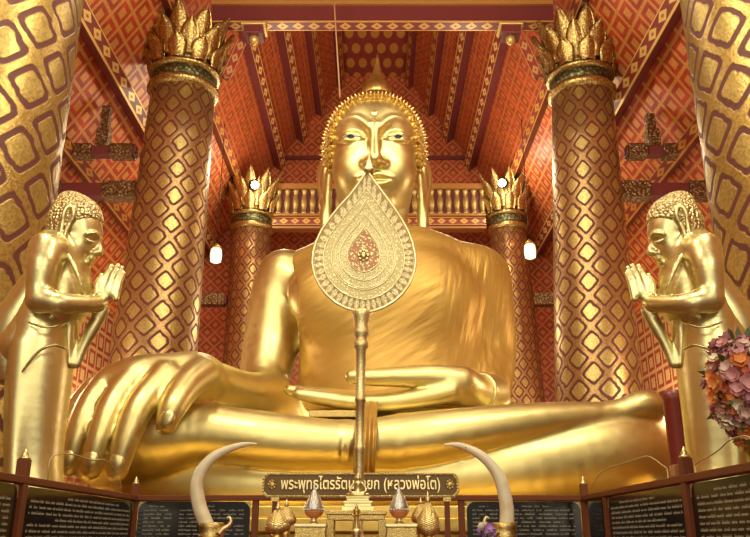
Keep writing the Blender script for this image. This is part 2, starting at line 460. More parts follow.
# ------------------------------------------------------------------ the great seated statue
def seated_statue():
    base=Vector((0,13.2,1.95))
    root=empty('seated_statue',base,'colossal gilded statue seated cross legged with one hand over its knee','statue')
    lo=(-4.75,10.2,1.9); hi=(4.75,16.8,7.4)
    h=.045
    TY=15.1
    T=Field(lo,hi,h)                        # torso and covered arm
    def w(px,py,r,Y=TY): return W(px,py,Y,r)
    T.tube([w(398,425,104),w(394,372,94),w(391,322,89),w(388,296,72)],.1,flat=(1,TY,.66))
    T.tube([w(300,284,30),w(340,275,33),w(385,271,34),w(430,274,34),w(470,285,32)],.45,flat=(1,TY,.9))
    T.ell(P(342,297,TY-.75),(1.0,.42,.75),.35); T.ell(P(420,297,TY-.75),(1.0,.42,.75),.35)     # breast
    T.tube([w(476,280,31),w(487,318,25),w(491,356,22),w(488,390,20,14.6)],.25)                 # covered upper arm
    B=T.copy()
    B.d-=0
    # neck
    B.tube([w(380,262,42,TY+.1),w(379,235,37,TY),w(378,205,37,14.8)],.3)
    # bare arm
    B.tube([w(285,277,28),w(276,300,26),w(271,340,27),w(266,372,26,14.9),w(262,392,24,14.6)],.12)
    B.tube([W(272,394,14.5,22),W(245,392,13.6,20.5),W(215,383,12.6,21),W(192,377,12.0,23)],.15)
    # back of the hand
    B.tube([W(200,379,12.1,23),W(165,380,11.75,27),W(132,381,11.55,24),W(108,388,11.5,18)],.2,flat=None)
    fing=[([(92,387,11.55,10),(74,410,11.35,10),(63,438,11.2,9.5),(57,462,11.2,8.5)]),
          ([(112,377,11.5,13),(91,402,11.2,13),(77,435,11.0,12),(68,468,11.0,9.5)]),
          ([(137,373,11.4,14),(114,402,11.1,14),(100,436,10.9,12.5),(91,470,10.9,10)]),
          ([(165,376,11.4,15),(141,405,11.05,15),(127,438,10.9,13.5),(117,472,10.9,10.5)])]
    Hn=Field(lo,hi,h)
    for f in fing:
        G=Field((-4.75,10.2,2.0),(-1.8,12.6,5.2),h) if False else None
        Hn.tube([W(*f[0][:3],f[0][3]) if False else W(f[0][0],f[0][1],f[0][2],f[0][3])]+[W(a,b,c,d) for a,b,c,d in f[1:]],.03)
    B.mix((slice(None),)*3,Hn.d,.055,'add')
    # thumb
    B.tube([W(203,374,11.75,17),W(187,386,11.35,15.5),W(173,407,11.05,14),W(166,424,11.0,11)],.09)
    # legs
    B.tube([W(112,436,12.4,50),W(150,434,12.2,45),W(205,433,12.1,30),W(284,441,12.1,27),W(350,444,12.15,23.5),W(402,440,12.1,26),
            W(450,434,12.1,25),W(540,421,12.2,18.5),W(607,413,12.3,12),W(628,409,12.3,13),W(648,404,12.3,14.5),W(661,406,12.35,10)],.1)
    B.tube([W(652,447,12.75,26),W(625,449,12.7,41),W(590,457,12.6,43),W(520,470,12.5,38),W(430,480,12.5,30),W(300,488,12.5,27),W(200,484,12.6,30),W(120,474,12.7,28)],.08)
    B.tube([W(657,408,13.0,15),W(660,440,12.95,19),W(657,470,12.9,17)],.2)
    B.ell(P(372,462,14.0),(3.6,1.9,.62),.25)
    B.tube([W(300,440,15.2,40),W(210,445,13.8,45),W(130,446,12.9,44)],.3)
    B.tube([W(460,440,15.2,40),W(560,445,13.8,38),W(630,446,13.0,38)],.3)
    # ankle creases and toes of the upper foot
    for px,py,r in ((603,413,13),(624,409,14.5)):
        c=P(px,py,12.3); B.tube([W(px-2,py-r,12.25,1.6),W(px+3,py-r*.3,11.98,1.6),W(px+1,py+r*.6,12.0,1.6)],.06,'cut')
    # hem rings on the shin
    for px,py,r in ((346,444,24),(401,440,26.5)):
        for e in (-3,3):
            pts=[]
            for q in np.linspace(-1.3,1.5,9):
                yy=12.13-math.cos(q)*r*S(py,12.1); zz=py-math.sin(q)*r
                pts.append(W(px+e+2*math.sin(q*2),zz,yy,1.5))
            B.tube(pts,.05)
    # lap hand: palm, thumb above, four fingers below
    B.tube([W(492,393,14.2,18),W(478,393,13.6,17),W(462,387,13.15,20),W(447,385,13.05,16)],.15)
    B.tube([W(462,381,13.0,15),W(430,377,12.9,12.5),W(400,377,12.85,10.5),W(370,377.2,12.8,9),W(351,377,12.8,7)],.06)
    for i,(yo,dx,dy) in enumerate(((12.85,0,0),(13.12,4,-1.5),(13.4,2,-3),(13.65,-8,-4))):
        B.tube([W(452,391+dy,yo+.05,12),W(420,398+dy,yo,10),W(385,402.5+dy,yo,9),W(350,402.0+dy,yo,8.5),W(318+dx,397.5+dy,yo,7.5),W(297+dx,394+dy,yo,5.5)],.05)
    V1,Q1=B.mesh(1)
    # cuff edge
    # ---------------- head, in its own frame (origin between the ears)
    hh=.021
    H=Field((-1.35,-1.5,-2.35),(1.35,1.55,1.55),hh)
    H.ell((0,.25,.38),(.95,1.05,.98),.1)
    H.ell((0,-.05,-.2),(.84,.84,1.08),.25)
    H.ell((0,-.12,-.8),(.60,.62,.52),.3)
    H.ell((0,-.62,-1.08),(.26,.2,.2),.2)
    for s in (-1,1): H.ell((s*.44,-.5,-.35),(.34,.34,.42),.25)
    H.tube([(0,.25,-.9,.70),(0,.35,-1.6,.68),(0,.4,-2.3,.74)],.18)
    base_f=H.copy()
    fy=lambda x,z: base_f.front(x,z,-.4)
    for s in (-1,1):
        H.ell((s*.43,fy(s*.43,.36)-.10,.38),(.30,.15,.17),.16,mode='cut')
    for s in (-1,1):
        ye=fy(s*.43,.3)
        H.ell((s*.43,ye+.16,.29),(.27,.20,.16),.03)
        ey=lambda x,z:H.front(x,z,ye)
        H.tube([(s*.18,fy(s*.18,.25)+.01,.25,.018),(s*.30,ey(s*.3,.32),.325,.034),(s*.44,ey(s*.44,.35),.35,.04),(s*.58,ey(s*.58,.33),.33,.034),(s*.73,fy(s*.73,.28)-.005,.275,.018)],.03)
        H.tube([(s*.19,fy(s*.19,.24)+.01,.24,.018),(s*.32,ey(s*.32,.23),.228,.024),(s*.45,ey(s*.45,.22),.22,.026),(s*.6,ey(s*.6,.23),.235,.024),(s*.72,fy(s*.72,.27)+.005,.265,.016)],.03)
        br=[(.10,.44),(.19,.58),(.36,.70),(.55,.69),(.70,.58),(.80,.42)]
        H.tube([(s*x,fy(s*x,z)+.02,z,.035) for x,z in br],.11)
    n0=fy(0,.45)
    H.tube([(0,n0+.02,.52,.06),(0,n0-.06,.25,.085),(0,n0-.18,-.02,.11),(0,n0-.27,-.22,.135)],.10)
    for s in (-1,1):
        H.ell((s*.15,n0-.10,-.25),(.09,.13,.07),.13)
        H.ell((s*.075,n0-.2,-.345),(.035,.05,.025),.03,mode='cut')
    up=[(-.36,-.555),(-.2,-.50),(-.08,-.475),(0,-.495),(.08,-.475),(.2,-.50),(.36,-.555)]
    H.tube([(x,base_f.front(x,z)-.035*(1-abs(x)/.42),z,.03+.03*(1-abs(x)/.4)) for x,z in up],.04)
    lw=[(-.30,-.60),(-.16,-.66),(0,-.68),(.16,-.66),(.30,-.60)]
    H.tube([(x,base_f.front(x,z)-.03*(1-abs(x)/.4),z,.03+.045*(1-abs(x)/.36)) for x,z in lw],.04)
    H.tube([(x,base_f.front(x,z)-.075*(1-abs(x)/.5),z,.012) for x,z in [(-.37,-.565),(-.2,-.58),(0,-.575),(.2,-.58),(.37,-.565)]],.03,mode='cut')
    for s in (-1,1):                         # long ears
        H.tube([(s*.90,.0,.10,.06),(s*1.0,.12,.02,.085),(s*1.10,.2,-.22,.085),(s*1.10,.18,-.55,.08),(s*1.03,.08,-.9,.085),(s*1.0,.0,-1.3,.10),(s*.98,-.06,-1.70,.11),(s*.95,-.06,-1.86,.06)],.05)
        H.ell((s*1.0,.12,-.45),(.10,.12,.46),.05); H.ell((s*.965,.03,-1.1),(.075,.09,.62),.05)
        H.tube([(s*.88,-.02,-.05,.05),(s*.93,.0,-.4,.06),(s*.93,.02,-.8,.05),(s*.93,.0,-1.25,.06),(s*.95,-.02,-1.6,.08)],.05)
    HV,HQ=H.mesh(1)
    tilt=Matrix.Rotation(math.radians(13),3,'X')
    O=P(374.5,160.5,14.75)
    def hw(p): return tilt@Vector(p)+O
    R=np.array(tilt); HV2=HV@R.T+np.array(O)
    body=np_mesh('body',np.concatenate([V1,HV2]),np.concatenate([Q1,HQ+len(V1)]),GOLD,root)
    # ---------------- robe over chest and arm
    Rb=T.copy(); Rb.d-=.055
    x,y,z=Rb.ax
    edge=P(303,290,TY).x
    zt_=P(300,300,TY).z; ez=edge-np.clip((z-zt_),0,1.2)*.30
    Rb.d=np.maximum(Rb.d,((ez[None,None,:]-x[:,None,None])*.95)).astype(np.float32)
    low=P(390,412,14.3).z
    Rb.d=np.maximum(Rb.d,(low-z)[None,None,:]+0*x[:,None,None]).astype(np.float32)
    RV,RQ=Rb.mesh(1)
    np_mesh('robe',RV,RQ,CLOTH,root)
    cu=MB()
    a=[]
    for q in np.linspace(0,2*PI,25):
        c=P(480,392,13.65); rr=17.5*S(392,13.6)
        d=Vector((.55,.83,0)).normalized(); sx=Vector((0,0,1)); sy=d.cross(sx)
        a.append((*(c+sx*rr*math.cos(q)+sy*rr*math.sin(q)),.05))
    cu.tube(a,8,cap=False); cu.build('cuff_band',GOLD_S,root)
    # sash hanging over the shin
    V=[];Fq=[]
    path=[(394,13.2),(404,12.6),(414,12.15),(424,11.78),(436,11.66),(450,11.66),(462,11.75),(474,11.8)]
    nx=16
    for j,(py,Y) in enumerate(path):
        for i in range(nx+1):
            f=i/nx; px=(358-5*j/7)+(20+2*j/7)*f
            fold=.035*math.sin(f*5*PI+.4)
            V.append(P(px,py,Y-.05+fold))
    n=len(V)
    V+= [v+Vector((0,.05,.0)) for v in V]
    for j in range(len(path)-1):
        for i in range(nx):
            a=j*(nx+1)+i; q=(a,a+nx+1,a+nx+2,a+1); Fq.append(q); Fq.append(tuple(n+k for k in reversed(q)))
    rim=[i for i in range(nx+1)]+[(j*(nx+1)+nx) for j in range(1,len(path))]+[(len(path)-1)*(nx+1)+i for i in range(nx-1,-1,-1)]+[j*(nx+1) for j in range(len(path)-2,0,-1)]
    for a,b in zip(rim,rim[1:]+rim[:1]): Fq.append((a,b,n+b,n+a))
    tag(pydata('sash',V,Fq,CLOTH,root),'folded orange satin sash end')
    m=MB(); c=P(334,416,12.75)
    m.box((c.x-.38,c.y-.25,c.z-.05),(c.x+.38,c.y+.35,c.z+.05)); m.build('fringe_mat',ORN_F,root,.01)
    # ---------------- hair curls
    hm=MB(); cur=0
    def curl(p,nrm,r):
        nrm=nrm.normalized(); ref=Vector((0,0,1)) if abs(nrm.z)<.9 else Vector((1,0,0))
        sx=nrm.cross(ref).normalized(); sy=nrm.cross(sx)
        prof=[(1.0,-.3),(1.05,.25),(.86,.62),(.62,.72),(.66,.95),(.34,1.3),(.30,1.45),(0.02,1.85)]
        V=[];Fc=[]; n=8
        for rr,zz in prof:
            for k in range(n):
                q=2*PI*k/n; V.append(p+nrm*(zz*r)+(sx*math.cos(q)+sy*math.sin(q))*(rr*r))
        for i in range(len(prof)-1):
            for k in range(n):
                k2=(k+1)%n; Fc.append((i*n+k,i*n+k2,(i+1)*n+k2,(i+1)*n+k))
        hm.add(V,Fc,None,0,True)
    hc=Vector((0,.25,.38)); hr=Vector((.95,1.05,.98))
    hm.ball(hw((0,.46,.32)),(1.0,.85,1.0),32,20,0,tilt)
    # hairline across the brow and down beside the ears
    line=[(0,1.07),(.16,1.075),(.33,1.05),(.49,.99),(.62,.90),(.725,.77),(.80,.62),(.845,.45),(.87,.28),(.885,.10),(.89,-.08),(.885,-.24)]
    line=[(x,.2+(z-.2)*1.13 if z>.2 else z) for x,z in line]
    def surf_y(x,z): return H.front(x,z,.25)
    for row in range(5):
        g=1+.043*row
        dense=catmull([(x*g,.2+(z-.2)*(1+.058*row),0,0) for x,z in line],8)
        base_l=catmull([(x,z,0,0) for x,z in line],8)
        pos=0.0; nxt=(.5 if row%2 else 0)*.15
        for i in range(len(dense)-1):
            seg=math.hypot(dense[i+1][0]-dense[i][0],dense[i+1][1]-dense[i][1])
            while nxt<=pos+seg:
                f=(nxt-pos)/seg; x=dense[i][0]+(dense[i+1][0]-dense[i][0])*f; z=dense[i][1]+(dense[i+1][1]-dense[i][1])*f
                bx,bz=base_l[i][0],base_l[i][1]; y=min(H.front(bx*.97,.2+(bz-.2)*.97,.2),.25)+.02+.10*row+.02*row*row
                dn=Vector((x/1.0,0,(z-.2))).normalized(); k=.32+.17*row
                nr=Vector((dn.x*k,-1+.2*row,dn.z*k)).normalized() if row<4 else Vector((dn.x,-.1,dn.z)).normalized()
                for s in ((1,-1) if x>.03 else (1,)):
                    curl(hw((x*s,y,z)),tilt@Vector((nr.x*s,nr.y,nr.z)),.072)
                nxt+=.15
            pos+=seg
    # top and back of the skull
    for i in range(240):
        u=(i+.5)/240; zz=1-1.35*u; q=i*2.399963
        rr=math.sqrt(max(0,1-zz*zz)); e=Vector((rr*math.cos(q),rr*math.sin(q),zz))
        if e.y<.2: continue
        p=Vector((hc.x+e.x*hr.x*1.1,hc.y+e.y*hr.y*1.05,hc.z+e.z*hr.z*1.02))
        curl(hw(p),tilt@e,.085)
    hm.build('hair',CURL,root)
    # hair band along the brow
    m=MB()
    for s in (-1,1):
        pts=[]
        for x,z in line: pts.append((*hw((s*(x-.02),min(surf_y(x,z-.01),.3)-.005,z-.03)),.028))
        m.tube(pts,8)
    m.build('hairline_band',GOLD_S,root)
    # flame finial
    t0=P(377.5,53,15.3); b0=P(376.5,100,15.3)
    L=t0.z-b0.z
    m=MB(); prof=[]
    for f,r in ((0,.36),(.1,.37),(.2,.34),(.32,.26),(.45,.17),(.58,.105),(.72,.065),(.86,.04),(1,.012)): prof.append((r,L*f))
    m.lathe(prof,20,b0,t0,mod=lambda q,z:1-.12*abs(math.sin(q*3))*(z<L*.5))
    m.lathe([(.5,-.4),(.46,-.15),(.40,.02),(.36,.05)],20,b0,t0)
    m.build('flame_finial',GOLD_D,root)
    # brow mark, eyes
    m=MB(); yy=H.front(0,.76); m.ball(hw((0,yy,.76)),(.075,.035,.075),16,8); m.build('brow_mark',GOLD_S,root)
    for s in (-1,1):
        def patch(hx,hz,cx,cz,off):
            V=[];Fc=[];nr,na=5,20
            V.append(hw((cx,H.front(cx,cz)-off,cz)))
            for i in range(1,nr+1):
                for k in range(na):
                    q=2*PI*k/na; x=cx+hx*i/nr*math.cos(q); z=cz+hz*i/nr*math.sin(q)*(1-.35*abs(math.cos(q))**3)
                    V.append(hw((x,H.front(x,z)-off*(1 if i<nr else -.5),z)))
            for k in range(na): Fc.append((0,1+k,1+(k+1)%na))
            for i in range(nr-1):
                for k in range(na):
                    a=1+i*na+k;b=1+i*na+(k+1)%na; Fc.append((a,a+na,b+na,b))
            return V,[tuple(reversed(f)) for f in Fc]
        e=tag(pydata('eye',*patch(.21,.05,s*.45,.283,.006),m_plain('eye_shell',(.60,.50,.28),.3,.5),root),'inlaid pale eye')
        tag(pydata('pupil',*patch(.085,.045,s*.46,.287,.014),BLACK,e),'dark pupil')
    # finger nails
    for (px,py,Y,ry,rx) in ((68,464,10.90,9,7),(91,466,10.79,9,7.5),(117,468,10.79,9,8)):
        c=P(px,py-6,Y-.02); m=MB()
        m.ball(c,(rx*S(py,Y),.05,ry*1.15*S(py,Y)),14,8); m.build('fingernail',GOLD_S,root)
    c=P(167,419,10.86); m=MB(); m.ball(c,(8*S(419,10.9),.05,10*S(419,10.9)),14,8,R=Matrix.Rotation(math.radians(20),3,'Y')); m.build('thumbnail',GOLD_S,root)
    return root
seated_statue()

# ------------------------------------------------------------------ praying attendants
def attendant_fields():
    A=7.2
    G=Field((-3.95,6.35,1.0),(-2.05,8.1,5.1),.0145)
    def w(px,py,r,Y=A): return W(px,py,Y,r)
    near,far=A-.38,A+.38
    # trunk leaning forward
    G.tube([w(30,345,33),w(40,318,29),w(50,290,27),w(54,262,24),w(56,246,17)],.1,flat=(1,A,1.0))
    G.tube([w(46,250,14,near+.06),w(56,246,16),w(62,252,14,far-.06)],.12)
    G.tube([w(66,262,17,A),w(73,280,15,A),w(66,305,20,A)],.22,flat=(1,A,1.35))
    # neck and head
    G.tube([w(60,252,13),w(67,238,11.5),w(72,228,12)],.08)
    th=math.radians(13); RH=Matrix.Rotation(th,3,'Y')
    def hp(x,y,Y=A):
        dx,dy=(x-66)*1.04,(y-215)*1.04
        return P(66.5+dx*math.cos(th)-dy*math.sin(th),218.5+dx*math.sin(th)+dy*math.cos(th),Y)
    def hwt(x,y,r,Y=A): p=hp(x,y,Y); return (p.x,p.y,p.z,r*1.04*S(y,Y))
    G.ell(hp(76,216),(.225,.235,.235),.05,RH)
    G.ell(hp(87,229),(.150,.185,.20),.09,RH)
    G.ell(hp(87,244),(.115,.14,.11),.09,RH); G.ell(hp(91.5,251),(.05,.06,.045),.05)
    G.tube([hwt(99.5,221,2.6),hwt(101.5,230,2.8),hwt(104,240,4.2)],.04)
    for yo in (-.05,.05): G.ell(hp(100,241.5,A+yo),(.034,.034,.028),.03)
    G.tube([hwt(97.5,247.0,2.2,A-.09),hwt(99.5,247.0,2.6),hwt(97.5,247.0,2.2,A+.09)],.015)
    G.tube([hwt(96,251,2.4,A-.07),hwt(97.5,251.5,3.0),hwt(96,251,2.4,A+.07)],.015)
    for sgn in (-1,1):
        G.tube([hwt(100,224,1.8,A+sgn*.05),hwt(96,222.5,2.0,A+sgn*.12),hwt(88,225,1.8,A+sgn*.185)],.025)
        G.ell(hp(97,228.5,A+sgn*.13),(.045,.06,.03),.03,mode='cut')
        G.tube([hwt(99.5,231,1.5,A+sgn*.07),hwt(95.5,232,2.2,A+sgn*.135),hwt(89,230,1.4,A+sgn*.18)],.012)
        y=A+sgn*.235
        G.tube([hwt(70.5,219,2.4,y-sgn*.02),hwt(72,210,2.6,y),hwt(69,203,2.8,y+sgn*.01),hwt(64.5,204,2.8,y+sgn*.02),hwt(62.5,211,2.6,y+sgn*.02),hwt(63.5,221,2.5,y),hwt(64,231,2.7,y),hwt(65.5,236.5,2.8,y),hwt(68,234,2.6,y),hwt(68.5,226,2.2,y),hwt(69.5,220,2.4,y-sgn*.02)],.012)
        G.ell(hp(67.5,211,y-sgn*.03),(.045,.03,.075),.02)
    # arms: near, then far
    for (y,dx) in ((near,0),(far,10)):
        G.tube([W(45+dx,248,y+(.06 if y<A else -.06),15),W(43+dx,264,y,15.5),W(40+dx,285,y,13.5),W(39+dx,299,y,12.5)],.07)
        G.tube([W(41+dx*.9,300,y,12),W(58+dx*.7,303,y-.02 if y<A else y,11),W(80+dx*.4,304,(y*2+A)/3,9.5),W(97,303,A+(-.1 if y<A else .1),8.5)],.06)
    # palms and fingers pressed together
    for sgn in (-1,1):
        y=A+sgn*.062
        G.tube([W(97,304,y,8),W(103,296,y,8.5),W(108,288,y,7.5)],.03,flat=(1,y,.62))
        for i,(bx,by,tx,ty,r) in enumerate(((102,285,111.5,265.5,3.1),(107.5,287,118,265,3.2),(112.5,290,122.5,267.5,3.1),(116,294,124.5,273,2.7))):
            yy=y+sgn*(.012)
            G.tube([W(bx,by+5,yy,r+.6),W((bx+tx)/2-.5,(by+ty)/2,yy,r),W(tx,ty,yy-sgn*.02,r*.72)],.012)
        G.tube([W(97,295,y+sgn*.03,4),W(97.5,284,y+sgn*.035,3.2),W(101,275,y+sgn*.02,2.4)],.015)
    body=G.copy()
    # skirt and shoulder cloth
    K=Field((-3.95,6.35,.75),(-2.05,8.1,5.1),.0145)
    K.tube([w(36,520,30),w(34,470,27),w(36,420,29),w(40,370,31),w(43,330,30),w(46,312,26)],.1,flat=(1,A,1.15))
    for px,r in ((17,2.2),):
        K.tube([W(px-6,500,A-.30,r),W(px-2,420,A-.30,r),W(px+4,345,A-.26,r)],.16)
    U=Field((-4.15,6.35,1.6),(-2.05,8.1,5.1),.0145)
    # mantle falling behind the elbow, with its hem at the knee
    U.tube([w(18,384,17),w(14,360,22),w(18,330,25),w(32,306,24),w(44,286,22)],.1,flat=(1,A,1.15))
    d=(U.ax[2]-P(10,384,A).z); U.d=np.maximum(U.d,-(d)[None,None,:]).astype(np.float32)
    # folded edge of the mantle across the skirt, waist fold and wrist bangles
    U.tube([W(22,372,A-.37,1.6),W(38,352,A-.40,1.8),W(54,345,A-.38,1.8),W(66,349,A-.26,1.6)],.03)
    U.tube([W(28,322,A-.38,1.4),W(44,327,A-.40,1.6),W(60,325,A-.34,1.6),W(70,320,A-.2,1.4)],.03)
    for yy in (A-.115,A+.115):
        c=P(95,303,yy); U.tube([(c.x+.012*math.cos(q),c.y+.082*math.sin(q),c.z+.085*math.cos(q),.016) for q in np.linspace(0,2*PI,13)],.01,sub=2)
    # panel hanging from the wrists
    U.tube([w(103,310,6.5),w(94,326,7),w(84,345,5.5),w(77,364,4.5)],.05,flat=(1,A,.9))
    U.tube([w(72,312,8),w(71,335,7),w(70,364,4)],.05,flat=(1,A,1.6))
    # band of the mantle over the chest
    U.tube([W(62,247,A-.17,3.0),W(72,262,A-.27,2.6),W(82,286,A-.22,2.6),W(86,300,A-.12,2.6)],.02)
    U.tube([W(52,289,A-.33,2.2),W(64,296,A-.34,2.2),W(80,296,A-.30,2.2)],.02)
    # cap of hair
    C=Field((-3.45,6.6,3.7),(-2.5,7.8,5.2),.0145)
    C.ell(hp(76,215.5),(.25,.262,.258),.02,RH); C.ell(hp(68,222),(.19,.235,.22),.04,RH)
    C.ell(hp(66,199),(.12,.14,.10),.10)
    C.ell(hp(104,250),(.345,.6,.42),.01,mode='cut')
    for e in (-.34,.34): C.ell(hp(69,222,A+e),(.085,.16,.20),.01,mode='cut')
    C.ell(hp(60,262),(.24,.5,.26),.01,mode='cut')
    return [f.mesh(1) for f in (body,K,U,C)]
AF=attendant_fields()
def m_scalp():
    t=NT('beaded_hair'); o=t.obj(); v=t.vor(o,32); t.bump(t.M('SUBTRACT',1.0,v),1.0,.03)
    return t.fin((.66,.53,.26),.42,1.0)
SCALP=m_scalp()
def attendant(label,mir):
    s=-1 if mir else 1
    p=P(34,500,7.2)
    root=empty('praying_statue',(p.x*s,7.2,.62),label,'statue','praying attendants')
    for nm,(V,Q),mt in zip(('body','skirt','mantle','hair'),AF,(GOLD_S,GOLD_S,GOLD_S,SCALP)):
        np_mesh(nm,V,Q,mt,root,mir)
    return root
attendant('gilded standing statue praying with hands raised, at left beside the great hand',False)
attendant('gilded standing statue praying with hands raised, at right beside the flowers',True)
# ------------------------------------------------------------------ the hall
def rz(px,py,Y): return P(px,py,Y)
FLOOR_M=m_plain('floor_tile',(.20,.10,.05),.3)
m=MB(); m.box((-9.3,-4,-.2),(9.3,30.4,0)); tag(m.build('floor',FLOOR_M),kind='structure')
TOPZ,SL=20.9+CAMZ,1.5             # roof ridge height line: z = TOPZ - SL*|x|
XF=1.3; XW=9.0
ZF=TOPZ-SL*XF; ZW=TOPZ-SL*XW
ROOF_IN=m_squares('roof_diaper',2.1,2.1,(.33,.035,.014),(.52,.20,.035),.20,.36,.42)
ROOF_DG=m_squares('roof_lozenge',1.8,1.1,(.33,.035,.014),(.48,.18,.03),.22,.36,.43,diag=True)
ROOF_OUT=m_squares('aisle_diaper',1.8,1.8,(.40,.045,.018),(.76,.37,.09),.22,.37,.42)
DISC=m_discs('disc_ceiling',1.95,.95)
Y0,Y1=-3.0,30.0
def slope(x0,x1,mi,m):
    s=1 if x1>0 else -1
    a=abs(x0);b=abs(x1); th=.2
    L=(b-a)*math.sqrt(1+SL*SL)
    V=[]
    for (x,dz) in ((a,0),(b,0),(b,th),(a,th)):
        for y in (Y0,Y1+.4): V.append((s*x,y,TOPZ-SL*x+dz))
    u0=a*math.sqrt(1+SL*SL); u1=b*math.sqrt(1+SL*SL)
    Fc=[(0,1,3,2),(2,3,5,4),(4,5,7,6),(6,7,1,0),(0,2,4,6),(1,7,5,3)]
    uv=[[(u0,Y0),(u0,Y1),(u1,Y1),(u1,Y0)]]+[[(0,0)]*4]*5
    if s<0: Fc=[tuple(reversed(f)) for f in Fc]; uv=[list(reversed(q)) for q in uv]
    m.add(V,Fc,uv,mi)
m=MB()
m.box((-XF,Y0,ZF),(XF,Y1+.4,ZF+.2),0)
for s in (-1,1):
    slope(s*XF,s*2.5,1,m); slope(s*2.5,s*5.3,2,m); slope(s*5.3,s*XW,3,m)
tag(m.build('ceiling',[DISC,ROOF_DG,ROOF_IN,ROOF_OUT]),kind='structure')
# side walls and back wall
WALL=m_squares('wall_diaper',1.7,1.7,(.34,.04,.02),(.58,.24,.05),.2,.36,.42,diag=True)
WALLS=m_squares('wall_squares',1.5,1.5,(.26,.04,.018),(.74,.44,.16),.26,.37,.42)
for nm,s in (('wall_left',-1),('wall_right',1)):
    m=MB(); x0,x1=(XW,XW+.25); m.box((min(s*x0,s*x1),Y0,0),(max(s*x0,s*x1),Y1+.4,ZW+.3)); tag(m.build(nm,WALLS),kind='structure')
zb=[P(375,y,Y1).z for y in (240,216,158)]
m=MB(); pts=[(-XW,0),(XW,0),(XW,ZW),(XF,ZF),(-XF,ZF),(-XW,ZW)]
V=[(x,Y1,z) for x,z in pts]+[(x,Y1+.3,z) for x,z in pts]
n=6; Fc=[tuple(range(n)),tuple(range(2*n-1,n-1,-1))]+[(i,n+i,n+(i+1)%n,(i+1)%n) for i in range(n)]
uv=[[(x,z) for x,z in pts],[(x,z) for x,z in reversed(pts)]]+[[(0,0)]*4]*n
m.add(V,Fc,uv); tag(m.build('wall_back',WALL),kind='structure')
# frieze of turned balusters between the rear columns
STRIPD=m_strip('diamond_row',2.4,.30,(.26,.035,.02),(.72,.40,.09))
m=MB(); ztop=P(300,192,27.6).z; zbot=P(300,217,27.6).z
for (za,zb_,dy,mi) in ((ztop,ztop+.22,.30,1),(zbot-.06,zbot+.02,.30,1),(zbot+.02,ztop,.12,0)):
    m.box((-4.0,27.6-dy,za if za<zb_ else zb_),(4.1,27.9,max(za,zb_)),mi)
# frieze red backing, moulding bands
m.box((-4.0,27.5,zbot-.5),(4.1,27.85,zbot-.06),0)
m.bar((-4.0,27.47,zbot-.22),(4.1,27.47,zbot-.22),.06,.30,2)
m.box((-4.0,27.42,zbot-.52),(4.1,27.85,zbot-.44),1)
FR=m.build('trim_1',[RUST,m_plain('band_gilt',(.40,.17,.04),.45,.3),STRIPD]); tag(FR,kind='structure')
m=MB(); nb=26
for i in range(nb):
    x=-3.9+7.9*i/(nb-1); hgt=ztop-zbot
    m.lathe([(.12,0),(.12,.08*hgt),(.08,.14*hgt),(.115,.32*hgt),(.13,.45*hgt),(.115,.6*hgt),(.075,.72*hgt),(.09,.82*hgt),(.12,.9*hgt),(.12,hgt)],10,(x,27.38,zbot))
tag(m.build('trim_2',m_plain('baluster_gilt',(.50,.33,.11),.45,.7)),kind='structure')
m=MB(); z=P(375,158,29.9).z; m.box((-4.5,29.8,z-.06),(4.5,30.0,z+.06)); tag(m.build('trim_3',RUST),kind='structure')

# purlins running the length of the roof, gilt strip on the underside
PST=m_strip('purlin_strip',1.5,.30,(.24,.03,.02),(.86,.56,.17))
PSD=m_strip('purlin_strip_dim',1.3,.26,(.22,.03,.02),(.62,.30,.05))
k=4
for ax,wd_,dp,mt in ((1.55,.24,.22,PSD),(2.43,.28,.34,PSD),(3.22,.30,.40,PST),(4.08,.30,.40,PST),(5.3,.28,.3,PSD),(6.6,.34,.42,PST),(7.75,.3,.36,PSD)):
    for s in (-1,1):
        x=s*ax; z=TOPZ-SL*ax
        m=MB(); ang=math.atan(SL)*s
        # perpendicular to slope
        nrm=Vector((-s*SL,0,-1)).normalized(); tng=Vector((s,0,-SL)).normalized()
        a=Vector((x,0,z)); V=[]
        for y in (Y0,Y1):
            for (i,j) in ((-1,0),(1,0),(1,1),(-1,1)):
                V.append(Vector((0,y,0))+a+tng*(wd_/2*i)+nrm*(dp*j))
        L=Y1-Y0
        Fc=[(3,2,6,7),(0,3,7,4),(2,1,5,6),(0,1,2,3),(7,6,5,4)]
        uv=[[(0,0),(0,wd_),(L,wd_),(L,0)]]+[[(0,0)]*4]*4
        m.add(V,[Fc[0]],[uv[0]],0); m.add(V,Fc[1:],uv[1:],1)
        o=m.build('trim_%d'%k,[mt,RUST]); tag(o,kind='structure'); k+=1

